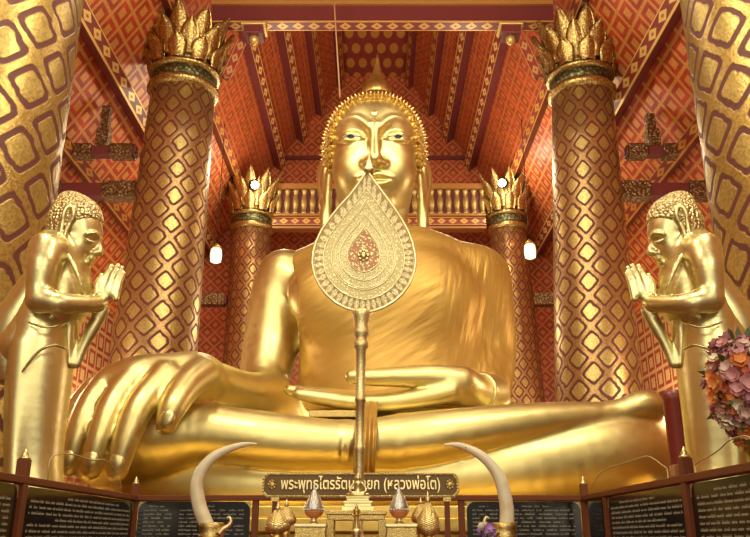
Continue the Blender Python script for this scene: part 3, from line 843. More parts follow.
# columns
def m_col(nm,gold,nu,nv,**kw): return m_lattice(nm,nu,nv,gold,**kw)
COLF=m_lattice('column_lozenges',9,1.42,(.64,.46,.16),(.14,.030,.014),.30,.41,mid=(.50,.30,.12))
COLN=m_lattice('near_column_lozenges',9,1.25,(.50,.36,.11),(.11,.02,.012),.29,.41,mid=(.47,.32,.09))
COLB=m_lattice('rear_column_lozenges',10,1.6,(.54,.31,.09),(.12,.022,.014),.29,.41,mid=(.46,.22,.07))
CAPM=m_ornate('capital_gilding',20,(.78,.62,.28),(.40,.26,.08),.40,.35,.02)
CAPG=m_ornate('capital_green_band',11,(.34,.30,.14),(.10,.10,.05),.5,.6,.03)
def petal(m,c,ang,r0,z0,hgt,wid,flare,thick=.05,mi=0):
    nu,nv=6,9; V=[];Fc=[]
    d=Vector((math.sin(ang),-math.cos(ang),0)); t=Vector((math.cos(ang),math.sin(ang),0))
    for side in (0,1):
        for j in range(nv+1):
            v=j/nv; wv=wid*(math.sin(PI*min(1,.28+.72*v*.78)))**.9*(1-v**5) if v<1 else 0
            wv=wid*(.62+.5*v)*(1 if v<.45 else max(0,1-((v-.45)/.55)**1.9))
            for i in range(nu+1):
                u=i/nu*2-1
                rr=r0+flare*(v**1.7)+.26*wid*(1-abs(u))*(1 if side==0 else .6)-side*thick
                V.append(Vector(c)+d*rr+t*(u*wv)+Vector((0,0,z0+hgt*v)))
    n=(nu+1)*(nv+1)
    for j in range(nv):
        for i in range(nu):
            a=j*(nu+1)+i; q=(a,a+1,a+nu+2,a+nu+1); Fc.append(q); Fc.append(tuple(n+x for x in reversed(q)))
    for j in range(nv):
        for i in (0,nu):
            a=j*(nu+1)+i; Fc.append((a,a+nu+1,n+a+nu+1,n+a))
    m.add(V,Fc,None,mi,True)
def column(label,b,t,r0,r1,mat,cap=True,ch=1.9,group=None,circ=1.0):
    b=Vector(b);t=Vector(t)
    root=empty('column',b,label,'column',group)
    m=MB(); m.lathe([(r0*1.25,0),(r0*1.25,.35),(r0*1.12,.5),(r0*1.16,.6),(r0*1.02,.72)],40,b); m.build('base_moulding',CAPM,root)
    m=MB(); L=t.z-b.z; prof=[(r0+(r1-r0)*(i/8),.6+(L-.6)*i/8) for i in range(9)]
    m.lathe(prof,64,b,t,circ=circ); m.build('shaft',mat,root)
    if cap:
        rl=r1
        m=MB(); m.lathe([(rl,-.06),(rl*1.06,-.02),(rl*1.13,.05),(rl*1.13,.13),(rl*1.05,.19),(rl*1.0,.2)],48,t,
                        mod=lambda q,z:1+.015*math.sin(q*26)*(0<z<.15)); m.build('necking_ring',CAPM,root)
        m=MB(); m.lathe([(rl*1.0,.18),(rl*1.04,.24),(rl*1.04,.44),(rl*1.0,.48)],48,t); m.build('green_band',CAPG,root)
        m=MB(); m.lathe([(rl*1.02,.46),(rl*1.12,.5),(rl*1.15,.56),(rl*1.10,.62),(rl*1.0,.64)],48,t); m.build('collar_ring',CAPM,root)
        m=MB(); s=ch/1.9
        m.lathe([(rl*.95,.6),(rl*1.0,1.0*s),(rl*1.12,1.75*s)],32,t)
        m.build('capital_core',CAPM,root)
        for row,(z0,hg,fl,n,off) in enumerate(((.60,.62,.20,10,0),(.72,.96,.30,10,.5),(.80,1.30,.34,10,0))):
            m=MB()
            for i in range(n):
                q=2*PI*(i+off)/n
                petal(m,t,q,rl*1.03+.05*(2-row)*.5,z0*s+.0,hg*s,rl*.36,fl,.04)
            m.build('lotus_petals',CAPM,root)
    return root
def col_pair(): pass
fl_t=P(183,96,18.0); fl_b=P(154,355,18.0); fr_t=P(582,98,18.0); fr_b=P(598,390,18.0)
def ext(a,b,z):                   # line through a,b at height z
    f=(z-a.z)/(b.z-a.z); return a+(b-a)*f
Lb=ext(fl_t,fl_b,.0); Rb_=ext(fr_t,fr_b,.0)
column('lozenge patterned gold column with lotus capital, behind the great hand at left',Lb,fl_t,1.10,.80,COLF)
column('lozenge patterned gold column with lotus capital, behind the great knee at right',Rb_,fr_t,1.06,.76,COLF)
t=P(252,232,27.5); b=ext(t,P(246,340,27.5),0); column('rear slim column with lotus capital beside the statue bare shoulder',b,t,.84,.70,COLB,ch=2.0)
t=P(508,232,27.5); b=ext(t,P(519,360,27.5),0); column('rear slim column with lotus capital behind the draped shoulder at right',b,t,.84,.66,COLB,ch=2.0)
for s,x,lab in ((-1,-4.82,'huge nearest column with large gold cells, at the left edge'),(1,5.0,'huge nearest column with large gold cells, at the right edge')):
    column(lab,(x-.06*s*-1,8.5,0),(x,8.5,11.4+CAMZ),1.12,1.02,COLN)

# tie beam over the front columns
TIEB=m_strip('tie_diamonds',2.2,.5,(.24,.03,.03),(.80,.48,.13))
z0=P(390,20,17.8).z; z1=P(390,3,17.8).z
m=MB(); xl,xr=fl_t.x+.6,fr_t.x-.6
m.box((xl,17.8,z0),(xr,18.2,z1),1)
m.bar((xl,18.0,z0-.02),(xr,18.0,z0-.02),.40,.06,0)
m.bar((xl,17.78,z1-.02),(xr,17.78,z1-.02),.10,.12,2)
tag(m.build('tie_beam',[m_strip('tie_diamonds',2.4,.4,(.22,.03,.02),(.74,.40,.10)),RUST,m_plain('beam_gilt',(.60,.30,.08),.4,.4)]),'purple red tie beam with gold diamonds, between the front lotus capitals','beam')
# hanging pendants under the tie beam and on top blocks
for s,x,lab in ((-1,fl_t.x+1.3,'diagonal red brace rising from the left lotus capital'),(1,fr_t.x-1.3,'diagonal red brace rising from the right lotus capital')):
    tx=fl_t.x if s<0 else fr_t.x
    m=MB(); a=Vector((tx-s*1.12,17.7,fl_t.z+.35)); b=Vector((tx-s*1.42,17.88,z0-.66))
    m.bar(a,b,.2,.24,0); o=m.build('brace',[m_strip('brace_strip_%s'%('l' if s<0 else 'r'),2.4,.24,(.30,.045,.03),(.66,.36,.15))])
    tag(o,lab,'brace')
    m=MB(); e=tx-s*1.75; m.box((e-.25,17.7,z0-.45),(e+.25,18.2,z0-.06)); m.box((e-.32,17.65,z0-.22),(e+.32,18.25,z0-.12),1)
    m.ball((e,17.95,z0-.5),(.13,.13,.16),12,8,1)
    tag(m.build('bracket_block',[RUST,m_plain('block_gilt_%s'%('l' if s<0 else 'r'),(.75,.5,.16),.4,.6)],None,.02),
        'carved block under the tie beam near the %s lotus capital'%('left' if s<0 else 'right'),'bracket')
# aisle ties with king posts
KN=m_ornate('grey_gilt_carving',14,(.46,.33,.17),(.20,.11,.05),.5,.7,.04)
def aisle(side,Y,zz,label,x_in):
    s=side; x1=s*((TOPZ-zz)/SL-.18)
    root=empty('aisle_tie',((x_in+x1)/2,Y,zz),label,'beam')
    m=MB(); m.bar((x_in,Y,zz),(x1,Y,zz),.28,.24); m.build('tie',RUST,root)
    for f in (.2,.8):
        m=MB(); xx=x_in+(x1-x_in)*f; hl=abs(x1-x_in)*.17; m.box((xx-hl,Y-.19,zz-.165),(xx+hl,Y+.19,zz+.165)); m.build('carved_end',KN,root,.03)
    xm=x_in+(x1-x_in)*.5; zt=TOPZ-SL*abs(xm)-.3
    m=MB(); m.bar((xm,Y,zz+.1),(xm,Y,zt),.2,.2); m.box((xm-.15,Y-.15,zz+.1),(xm+.15,Y+.15,zz+.6)); m.build('king_post',KN,root)
    return root
zA=P(115,152,17.9).z
aisle(-1,17.9,zA,'carved aisle beam left of the left lotus column, upper',fl_t.x-1.0)
aisle(1,17.9,zA,'carved aisle beam right of the right lotus column, upper',fr_t.x+.92)
zB=P(110,188,17.9).z; zC=P(210,300,27.5).z
for s,x,lab,Y,z in ((-1,-5.9,'plain red aisle beam behind the left praying head',18.1,zB),(1,6.0,'plain red aisle beam behind the right praying head',18.1,zB),
                (-1,-5.3,'low rear aisle beam left of the rear left column',27.5,zC),(1,5.6,'low rear aisle beam right of the rear right column',27.5,zC)):
    x1=s*min(XW,(TOPZ-z)/SL)
    m=MB(); m.bar((x,Y,z),(x1,Y,z),.3,.34); 
    for f in (.15,.85):
        xx=x+(x1-x)*f; m.box((xx-.4,Y-.2,z-.21),(xx+.4,Y+.2,z+.21),1)
    tag(m.build('aisle_beam',[RUST,KN]),lab,'beam')
# spotlights on the rear capitals, hanging lamps
def emit(nm,col,st):
    t=NT(nm); t.fin((1,1,1)); t.put(t.b.inputs['Emission Color'],col); t.put(t.b.inputs['Emission Strength'],st); return t.m
GLOW=emit('lamp_glow',(1,.93,.78),26); GLOW2=emit('lantern_glow',(1,.84,.55),2.0)
LAMP_AT=[]
for px,py,lab in ((255,185,'bright spotlight above the rear left capital'),(502,183,'bright spotlight above the rear right capital')):
    c=P(px,py,26.3); root=empty('spotlight',c,lab,'light'); d=(Vector((0,12,6))-c).normalized()
    m=MB(); m.tube([(*(c-d*.45),.16),(*(c-d*.3),.2),(*c,.17)],16); m.build('housing',BLACK,root)
    m=MB(); m.tube([(*(c+d*.005),.14),(*(c+d*.03),.13)],16); m.build('lens',GLOW,root)
    m=MB(); m.bar(c-d*.3,c-d*.3+Vector((0,.9,-.5)),.06,.06); m.build('bracket',BLACK,root); LAMP_AT.append(c+d*.3)
for px,py,lab in ((216,255,'small hanging lantern lit beside the rear left column'),(530,251,'small hanging lantern lit beside the rear right column')):
    c=P(px,py,24.0); root=empty('hanging_lantern',c,lab,'lantern')
    m=MB(); m.lathe([(.10,-.26),(.17,-.22),(.19,0),(.17,.18),(.10,.24)],16,c); m.build('glass_shade',GLOW2,root)
    m=MB(); m.lathe([(.12,.22),(.20,.24),(.08,.34),(.02,.4)],16,c); m.build('cap',GOLD_D,root)
    zt=TOPZ-SL*abs(c.x); m=MB(); m.tube([(c.x,c.y,c.z+.36,.012),(c.x,c.y,zt+.05,.012)],6); m.build('cord',BLACK,root)
c=P(334,0,16.6); c2=P(340,97,16.2)
m=MB(); m.tube([(*c2,.02),(*(c+(c-c2)*.25),.02)],6); tag(m.build('hanging_string',m_plain('cord_tan',(.5,.28,.12),.6)),'thin tan string hanging beside the flame finial','cord')

# plinth of the statue and pedestals of the attendants
m=MB(); 
for (e,za,zb2) in ((.35,0,.4),(.15,.4,.6),(0,.6,1.6),(.2,1.6,1.78),(.05,1.78,1.93)):
    m.box((-4.7-e,10.75-e,za),(4.65+e,16.5,zb2))
tag(m.build('plinth',m_gold('plinth_gilding',(.66,.44,.12),.32,.4,.2,2.0),None,.02),'gilded stepped plinth under the colossal seated statue','plinth')
for s,lab in ((-1,'low gilt pedestal under the left praying statue'),(1,'low gilt pedestal under the right praying statue')):
    m=MB(); m.box((s*3.0-.62,6.65,0),(s*3.0+.62,7.8,.5)); m.box((s*3.0-.52,6.75,.5),(s*3.0+.52,7.7,.80)); tag(m.build('pedestal',GOLD_D,None,.02),lab,'pedestal')
c=P(678,440,9.0)
m=MB(); m.lathe([(.16,0),(.16,.2),(.115,.3),(.115,P(678,392,9).z-.1),(.15,P(678,392,9).z)],24,(c.x,9.0,0)); tag(m.build('red_post',RED),'dark red round post between the great knee and right praying statue','post')
# ------------------------------------------------------------------ offering table and what stands on it
TT=1.42
m=MB(); m.box((-1.5,4.95,TT-.06),(1.5,6.85,TT)); 
root=empty('offering_table',(0,5.9,0),'long red lacquered table under the tusks, sign and offerings','table')
m.build('table_top',RED,root,.01)
for sx in (-1.38,1.38):
    for y in (5.05,6.75):
        m=MB(); m.box((sx-.05,y-.05,0),(sx+.05,y+.05,TT-.06)); m.build('leg',RED,root)
# the name board
SY=6.5
a=P(263,473,SY); b=P(459,497.5,SY)
x0,x1,zt,zb_=a.x,b.x,a.z,b.z
root=empty('name_board',((x0+x1)/2,SY,TT),'brown name board with raised gold Thai lettering in a gilt frame','sign')
def chamf(x0,x1,zb,zt,c): return [(x0+c,zb),(x1-c,zb),(x1,zb+c),(x1,zt-c),(x1-c,zt),(x0+c,zt),(x0,zt-c),(x0,zb+c)]
def prism(m,poly,y0,y1,mi=0):
    n=len(poly); V=[(x,y0,z) for x,z in poly]+[(x,y1,z) for x,z in poly]
    m.add(V,[tuple(range(n)),tuple(range(2*n-1,n-1,-1))]+[(i,n+i,n+(i+1)%n,(i+1)%n) for i in range(n)],None,mi)
c=.035
m=MB(); prism(m,chamf(x0,x1,zb_,zt,c),SY,SY+.03); m.build('board',m_plain('board_brown',(.15,.085,.025),.5,.4),root)
m=MB(); fr=chamf(x0,x1,zb_,zt,c); w_=.016
inn=chamf(x0+w_,x1-w_,zb_+w_,zt-w_,c*.9); n=8
V=[(x,SY-.012,z) for x,z in fr]+[(x,SY-.012,z) for x,z in inn]+[(x,SY+.01,z) for x,z in fr]+[(x,SY+.01,z) for x,z in inn]
Fc=[]
for i in range(n):
    j=(i+1)%n; Fc+=[(i,j,n+j,n+i),(2*n+i,i+2*n-2*n if False else i,j,2*n+j)]; Fc+=[(n+i,n+j,3*n+j,3*n+i)]
m.add(V,[tuple(f) for f in Fc]); 
loop=fr+[fr[0]]
for (p,q) in zip(loop[:-1],loop[1:]):
    L=math.hypot(q[0]-p[0],q[1]-p[1]); k=max(1,int(L/.02))
    for i in range(k):
        f=(i+.5)/k; xx=p[0]+(q[0]-p[0])*f; zz=p[1]+(q[1]-p[1])*f
        cx_,cz_=(x0+x1)/2,(zb_+zt)/2
        xx+= .008*(1 if xx<x0+.02 else -1 if xx>x1-.02 else 0); zz+= .008*(1 if zz<zb_+.02 else -1 if zz>zt-.02 else 0)
        m.ball((xx,SY-.014,zz),(.0095,.008,.0075),6,4)
m.build('rope_frame',ORN_F,root)
fc=bpy.data.curves.new('lettering','FONT'); fc.body='พระพุทธไตรรัตนนายก (หลวงพ่อโต)'; fc.size=.1; fc.extrude=.006; fc.bevel_depth=.0016
fo=bpy.data.objects.new('lettering_source',fc); COL.objects.link(fo)
dg=bpy.context.evaluated_depsgraph_get(); me=bpy.data.meshes.new_from_object(fo.evaluated_get(dg)); me.materials.clear()
bpy.data.objects.remove(fo)
co=np.zeros(len(me.vertices)*3,np.float32); me.vertices.foreach_get('co',co); co=co.reshape(-1,3)
tx0,tx1=P(281,485,SY).x,P(440,485,SY).x
mn,mx=co.min(0),co.max(0); sx=(tx1-tx0)/(mx[0]-mn[0])
th0,th1=P(300,493.6,SY).z,P(300,475.5,SY).z; sz=(th1-th0)/(mx[1]-mn[1])
new=np.stack([tx0+(co[:,0]-mn[0])*sx,SY-.004-(co[:,2]-mn[2])*.9,th0+(co[:,1]-mn[1])*sz],1).astype(np.float32)
me.vertices.foreach_set('co',new.ravel()); me.name='lettering'
link_mesh('lettering',me,m_plain('letter_gilt',(.80,.64,.32),.35,.8),root,False)
for px in (272,450):
    p=P(px,484.5,SY-.006); m=MB(); m.ball(p,(.022,.008,.022),14,6)
    for k in range(8):
        q=k*PI/4; m.ball(p+Vector((math.cos(q)*.026,0,math.sin(q)*.030)),(.011,.007,.011),8,4)
    m.build('rosette',ORN_F,root)
for px in (275,447):
    p=P(px,498,SY); m=MB(); m.box((p.x-.02,SY-.006,TT),(p.x+.02,SY+.035,zb_)); m.build('post',WOODD,root)
    m=MB(); m.box((p.x-.03,SY-.015,zb_-.03),(p.x+.03,SY+.04,zb_+.004)); m.build('clip',ORN_F,root)

# ceremonial fan
FY=6.1
root=empty('ceremonial_fan',(P(359,470,FY).x,FY,TT),'tall gilded leaf shaped ceremonial fan on a slender staff','fan')
Lf=[(200,93),(176,130),(150,165),(118,200),(88,237),(65,270),(49,303),(39,338),(37,372),(44,406),(58,436),(80,464),(106,487),(135,502),(165,511),(197,516)]
Rt=[(203,93),(226,130),(252,165),(280,203),(303,237),(322,272),(335,306),(343,340),(345,366),(340,398),(327,430),(308,458),(283,482),(252,500),(226,510),(197,516)]
out=[(300+x/2.985,140+y/2.985) for x,y in (Lf+Rt[::-1][1:-1])]
out=[P(x,y,FY) for x,y in out]
cen=P(363.5,256,FY)
def m_fan():
    t=NT('filigree'); vec,u,v=t.uv(); o=t.obj()
    sc=t.vor(o,46); n=t.noise(o,70,2,.5)
    h=t.M('ADD',sc,t.M('MULTIPLY',n,.45))
    f=t.step(h,.52,.72)
    inner=t.M('SUBTRACT',1.0,t.step(u,.30,.33))
    rim=t.M('MULTIPLY',t.step(u,.78,.80),t.M('SUBTRACT',1.0,t.step(u,.955,.97)))
    fine=t.step(t.vor(o,95),.42,.62)
    wav=t.M('ABSOLUTE',t.M('SUBTRACT',t.M('FRACT',t.M('MULTIPLY',v,46.0)),.5))
    ur=t.M('ABSOLUTE',t.M('SUBTRACT',u,.865))
    leaf=t.step(t.M('ADD',wav,t.M('MULTIPLY',ur,3.2)),.40,.52)
    bead=t.M('MULTIPLY',t.M('MULTIPLY',t.step(u,.59,.60),t.M('SUBTRACT',1.0,t.step(u,.635,.645))),.8)
    mid=t.mixf(t.step(u,.6,.64),fine,f)
    f2=t.mixf(rim,mid,t.M('MAXIMUM',leaf,t.M('MULTIPLY',fine,.6)))
    f2=t.mixf(inner,f2,f)
    dark=t.mixc(inner,t.mixc(rim,(.34,.20,.05),(.25,.11,.03)),(.34,.10,.04))
    f3=t.M('MULTIPLY',f2,t.mixf(t.M('MAXIMUM',inner,rim),.62,.88))
    c=t.mixc(f3,(.82,.73,.40),dark)
    t.bump(t.M('SUBTRACT',1.0,f3),.5,.006)
    return t.fin(c,.42,.7)
m=MB(); V=[];Fc=[];UV=[]; n=len(out); rings=[1.0,.9,.79,.62,.46,.32,.16]
def at_ring(f): return [cen+(p-cen)*f for p in out]
for side in (0,1):
    base=len(V)
    for f in rings:
        for p in at_ring(f): V.append(Vector((p.x,FY-.012*(1-f*.5) if side==0 else FY+.02,p.z)))
    V.append(Vector((cen.x,FY-.014 if side==0 else FY+.02,cen.z)))
    for i in range(len(rings)-1):
        for k in range(n):
            k2=(k+1)%n; q=(base+i*n+k,base+(i+1)*n+k,base+(i+1)*n+k2,base+i*n+k2)
            uq=[(rings[i],k/n),(rings[i+1],k/n),(rings[i+1],(k+1)/n),(rings[i],(k+1)/n)]
            if side==1: q=q[::-1]; uq=uq[::-1]
            Fc.append(q); UV.append(uq)
    i=len(rings)-1
    for k in range(n):
        k2=(k+1)%n; q=(base+i*n+k,base+len(rings)*n,base+i*n+k2); uq=[(rings[-1],k/n),(0,k/n),(rings[-1],(k+1)/n)]
        if side==1: q=q[::-1]; uq=uq[::-1]
        Fc.append(q); UV.append(uq)
N2=len(rings)*n+1
for k in range(n):
    k2=(k+1)%n; Fc.append((k2,N2+k2,N2+k,k)); UV.append([(1,0)]*4)
m.add(V,Fc,UV); m.build('fan_leaf',m_fan(),root)
m=MB()
for f,r in ((1.0,.011),(.79,.0055),(.63,.005),(.60,.004),(.47,.005),(.32,.005)):
    if f==1.0: lp=at_ring(f)
    else:
        cc=cen+Vector((0,0,.02)); lp=[cc+(p-cc)*f for p in out]
    m.tube([(p.x,FY-.012,p.z,r) for p in lp+lp[:1]],6,cap=False)
m.build('ring_beading',m_plain('bead_gilt',(.92,.80,.45),.3,.8),root)
m=MB(); m.ball((cen.x,FY-.02,cen.z),(.022,.012,.03),10,6)
for k in range(8):
    q=k*PI/4; m.ball((cen.x+.036*math.cos(q),FY-.018,cen.z+.042*math.sin(q)),(.015,.008,.015),8,5)
m.build('medallion',GOLD_S,root)
t0=P(369,171,FY); t1=P(368.5,146,FY); L=t1.z-t0.z
m=MB(); m.lathe([(.035,-.03),(.05,0),(.05,.012),(.03,.02),(.036,.05),(.022,.06),(.026,.085),(.015,.10),(.018,.12),(.008,.14),(.002,L)],14,t0); m.build('finial',GOLD_S,root)
sb=P(359,480,FY); st=P(361.5,313,FY); q=lambda y:P(360,y,FY).z-TT
px1=S(400,FY)
prof=[(.09,0),(.09,.05),(.05,.09),(.034,.12),(.034,q(452)),(.040,q(450)),(.040,q(446)),(.032,q(444)),(.033,q(402)),(.042,q(401)),(.042,q(398)),(.036,q(397)),(.040,q(350)),(.058,q(347)),(.058,q(343)),(.045,q(341)),(.048,q(337)),(.062,q(334)),(.062,q(331)),(.050,q(329)),(.060,q(322)),(.072,q(316)),(.075,q(313)),(.06,q(310))]
m=MB(); m.lathe(prof,20,(sb.x-.002,FY,TT),(st.x,FY,st.z),mod=lambda a,z:1+(.05*math.sin(a*10) if z>q(330) else 0)); m.build('staff',m_ornate('staff_gilding',60,(.84,.75,.44),(.66,.52,.24),.5,.25,.003),root)

# tusks
IV=NT('ivory'); o_=IV.obj(); nn=IV.noise(o_,9,3); sp=IV.vor(o_,16)
IVORY=IV.fin(IV.mixc(IV.M('SUBTRACT',1.0,IV.step(sp,.06,.11)),IV.mixc(IV.step(nn,.4,.7),(.70,.61,.42),(.60,.48,.28)),(.20,.12,.05)),.32,0.0)
def tusk(pts,lab,sgn):
    Y=5.6
    c=P(pts[0][0],535,Y); root=empty('mounted_tusk',(c.x,Y,TT),lab,'tusk')
    sm=[tuple(v) for v in catmull([W(px,py,Y,r) for px,py,r in pts],5)]
    m=MB(); m.tube(sm,18); m.build('tusk',IVORY,root)
    b=P(pts[0][0]+sgn*1.0,536,Y); z=b.z-TT
    m=MB(); m.lathe([(.10,0),(.10,.03),(.065,.05),(.05,.07),(.075,z-.02),(.082,z+.0),(.07,z+.015),(.078,z+.05),(.082,z+.08),(.070,z+.085),(.05,z+.02)],20,(b.x,Y,TT),mod=lambda a,zz:1+.05*math.sin(a*9)); m.build('mount',ORN_F,root)
    m=MB(); hk=[(pts[0][0]+sgn*9,534,3),(pts[0][0]+sgn*13,529,2.6),(pts[0][0]+sgn*18,526,2.2),(pts[0][0]+sgn*21,522,1.9),(pts[0][0]+sgn*19.5,517.5,1.5),(pts[0][0]+sgn*16.5,518.5,1.2)]
    m.tube([tuple(v) for v in catmull([W(a,b_,Y-.05,r) for a,b_,r in hk],4)],10); m.build('scroll_ornament',GOLD_S,root)
tusk([(210,534,7.2),(205.5,522,7.2),(199.5,506,7),(196.8,488,6.7),(200,474,6),(207,463,5.3),(218,454,4.5),(236,446.5,3.2),(248,444,2),(257,444,.9)],'curved ivory tusk on a gold mount, left of the name board',1)
tusk([(505.5,534,7.2),(506.8,520,7.2),(506.5,506,7),(503,488,6.6),(498.5,476,6),(491,465,5.3),(479,454,4.5),(463,446.5,3.2),(452,444.6,2),(444,445,.9)],'curved ivory tusk on a gold mount, right of the name board',-1)

# offerings
WEAVE=NT('woven_gold'); vv,uu,v2=WEAVE.uv()
def weave():
    t=WEAVE; A=t.M('ADD',t.M('MULTIPLY',uu,14.0),t.M('MULTIPLY',v2,75.0)); B=t.M('SUBTRACT',t.M('MULTIPLY',uu,14.0),t.M('MULTIPLY',v2,75.0))
    fa=t.M('ABSOLUTE',t.M('SUBTRACT',t.M('FRACT',A),.5)); fb=t.M('ABSOLUTE',t.M('SUBTRACT',t.M('FRACT',B),.5))
    p=t.M('MAXIMUM',fa,fb); t.bump(p,-.6 if False else .8,.008)
    return t.fin(t.mixc(t.step(p,.36,.44),(.78,.60,.25),(.40,.25,.07)),.36,.9)
WEAVE=weave()
def prof_px(pts,Y,x0):            # (half width px, py) -> lathe profile above the table
    return [(max(.001,hw_*S(py,Y)),P(x0,py,Y).z-TT) for hw_,py in pts]
def cone(cx,tip,Y,wid,bot,lab):
    root=empty('woven_offering',(P(cx,bot,Y).x,Y,TT),lab,'offering'); H_=bot-tip
    body=[(.45,1.06),(.86,1.0),(1.0,.88),(.97,.78),(.80,.62),(.55,.46),(.34,.34),(.22,.27)]
    m=MB(); m.lathe(prof_px([(wid*a,tip+H_*b) for a,b in body],Y,cx),24,(P(cx,bot,Y).x,Y,TT)); m.build('cone_body',WEAVE,root)
    m=MB(); m.lathe(prof_px([(wid*.24,tip+H_*.28),(wid*.17,tip+H_*.22),(wid*.2,tip+H_*.19),(wid*.10,tip+H_*.14),(wid*.02,tip)],Y,cx),12,(P(cx,bot,Y).x,Y,TT)); m.build('finial',GOLD_S,root)
    zb=P(cx,bot+.06*H_,Y).z-TT; m=MB(); m.lathe([(wid*.8*S(bot,Y),0),(wid*.8*S(bot,Y),.012),(.03,.025),(.025,zb*.6),(wid*.47*S(bot,Y),zb+.004)],16,(P(cx,bot,Y).x,Y,TT)); m.build('foot',GOLD_D,root)
cone(277,502,5.45,13,531,'gold woven cone offering at left, in front of another')
cone(286,499,5.85,10.5,524,'smaller gold woven cone offering, behind the front left cone')
cone(428.5,491,5.45,12.5,533,'gold woven cone offering at right, in front of another')
cone(421,497,5.85,10,522,'smaller gold woven cone offering, behind the front right cone')
CRY=m_ornate('silver_crystal',150,(.72,.71,.64),(.45,.43,.37),.35,.4,.004)
OR=m_plain('orange_lacquer',(.50,.16,.05),.35)
for cx,bx0,bx1,lab,lab2 in ((313.8,295,327,'silvery pointed offering cone on an orange base, left of the little altar','small gold box stand under the left silvery cone'),
                       (399.2,385.5,417,'silvery pointed offering cone on an orange base, right of the little altar','small gold box stand under the right silvery cone')):
    Y=5.35; x=P(cx,520,Y).x; zt_=P(cx,524,Y).z
    rb=empty('box_stand',(x,Y,TT),lab2,'stand')
    m=MB(); xa=P(bx0,530,Y).x; xb=P(bx1,530,Y).x
    m.box((xa+.006,Y-.09,TT),(xb-.006,Y+.09,zt_-.02)); m.build('box_body',ORN_F,rb,.004)
    m=MB(); m.box((xa,Y-.1,zt_-.02),(xb,Y+.1,zt_)); m.build('box_lid',GOLD_S,rb,.004)
    r=empty('crystal_offering',(x,Y,zt_),lab,'offering')
    Z=lambda y:P(cx,y,Y).z-zt_
    pr=lambda L:[(max(.001,h_*S(y,Y)),Z(y)) for h_,y in L]
    m=MB(); m.lathe([(.04,0)]+pr([(5,523),(3.2,520.5),(3,519)])+pr([(4,518)]),16,(x,Y,zt_)); m.build('stem',GOLD_S,r)
    m=MB(); m.lathe(pr([(4,518.2),(7.5,515.5),(9.5,512.5),(9.8,511)]),20,(x,Y,zt_)); m.build('orange_base',OR,r)
    m=MB(); m.lathe(pr([(9.6,511),(10.2,509.2),(9.4,506),(7.2,500.5),(4.9,496),(3.0,492.3),(1.5,489.5),(.9,486.5),(.15,482)]),20,(x,Y,zt_),mod=lambda a,zz:1+.05*math.sin(a*8)); m.build('crystal_cone',CRY,r)
    m=MB()
    for k in range(22):
        q=2*PI*k/22; m.ball((x+math.sin(q)*10.2*S(510,Y),Y-math.cos(q)*10.2*S(510,Y),zt_+Z(509.6)),.0052,6,4)
    m.build('pearl_ring',WHITE,r)

# little altar with two figurines
AY=5.75
xa,xb=P(326.5,515,AY).x,P(386.5,515,AY).x; zt_=P(356,511,AY).z
root=empty('small_altar',((xa+xb)/2,AY,TT),'small gold altar stand with open front under the seated figurine','altar')
m=MB(); m.box((xa,AY-.13,zt_-.028),(xb,AY+.13,zt_)); m.box((xa+.012,AY-.12,zt_-.062),(xb-.012,AY+.12,zt_-.028)); m.build('altar_top',ORN_F,root,.004)
for x in (xa+.03,xb-.03):
    for y in (AY-.095,AY+.095):
        m=MB(); m.box((x-.027,y-.025,TT),(x+.027,y+.025,zt_-.062)); m.build('leg',ORN_F,root,.004)
cx_=P(358,500,AY).x
root=empty('seated_figurine',(cx_,AY,zt_),'tiny gold seated crowned figurine on a stepped base in front of the fan staff','figurine')
m=MB(); z=zt_
for hw_,h_ in ((16,4),(13.5,3),(14.5,2.2),(11,2.6),(12,1.6)):
    k=S(505,AY); m.box((cx_-hw_*k,AY-hw_*k*.75,z),(cx_+hw_*k,AY+hw_*k*.75,z+h_*k*1.02)); z+=h_*k*1.02
m.build('stepped_base',GOLD_S,root,.003)
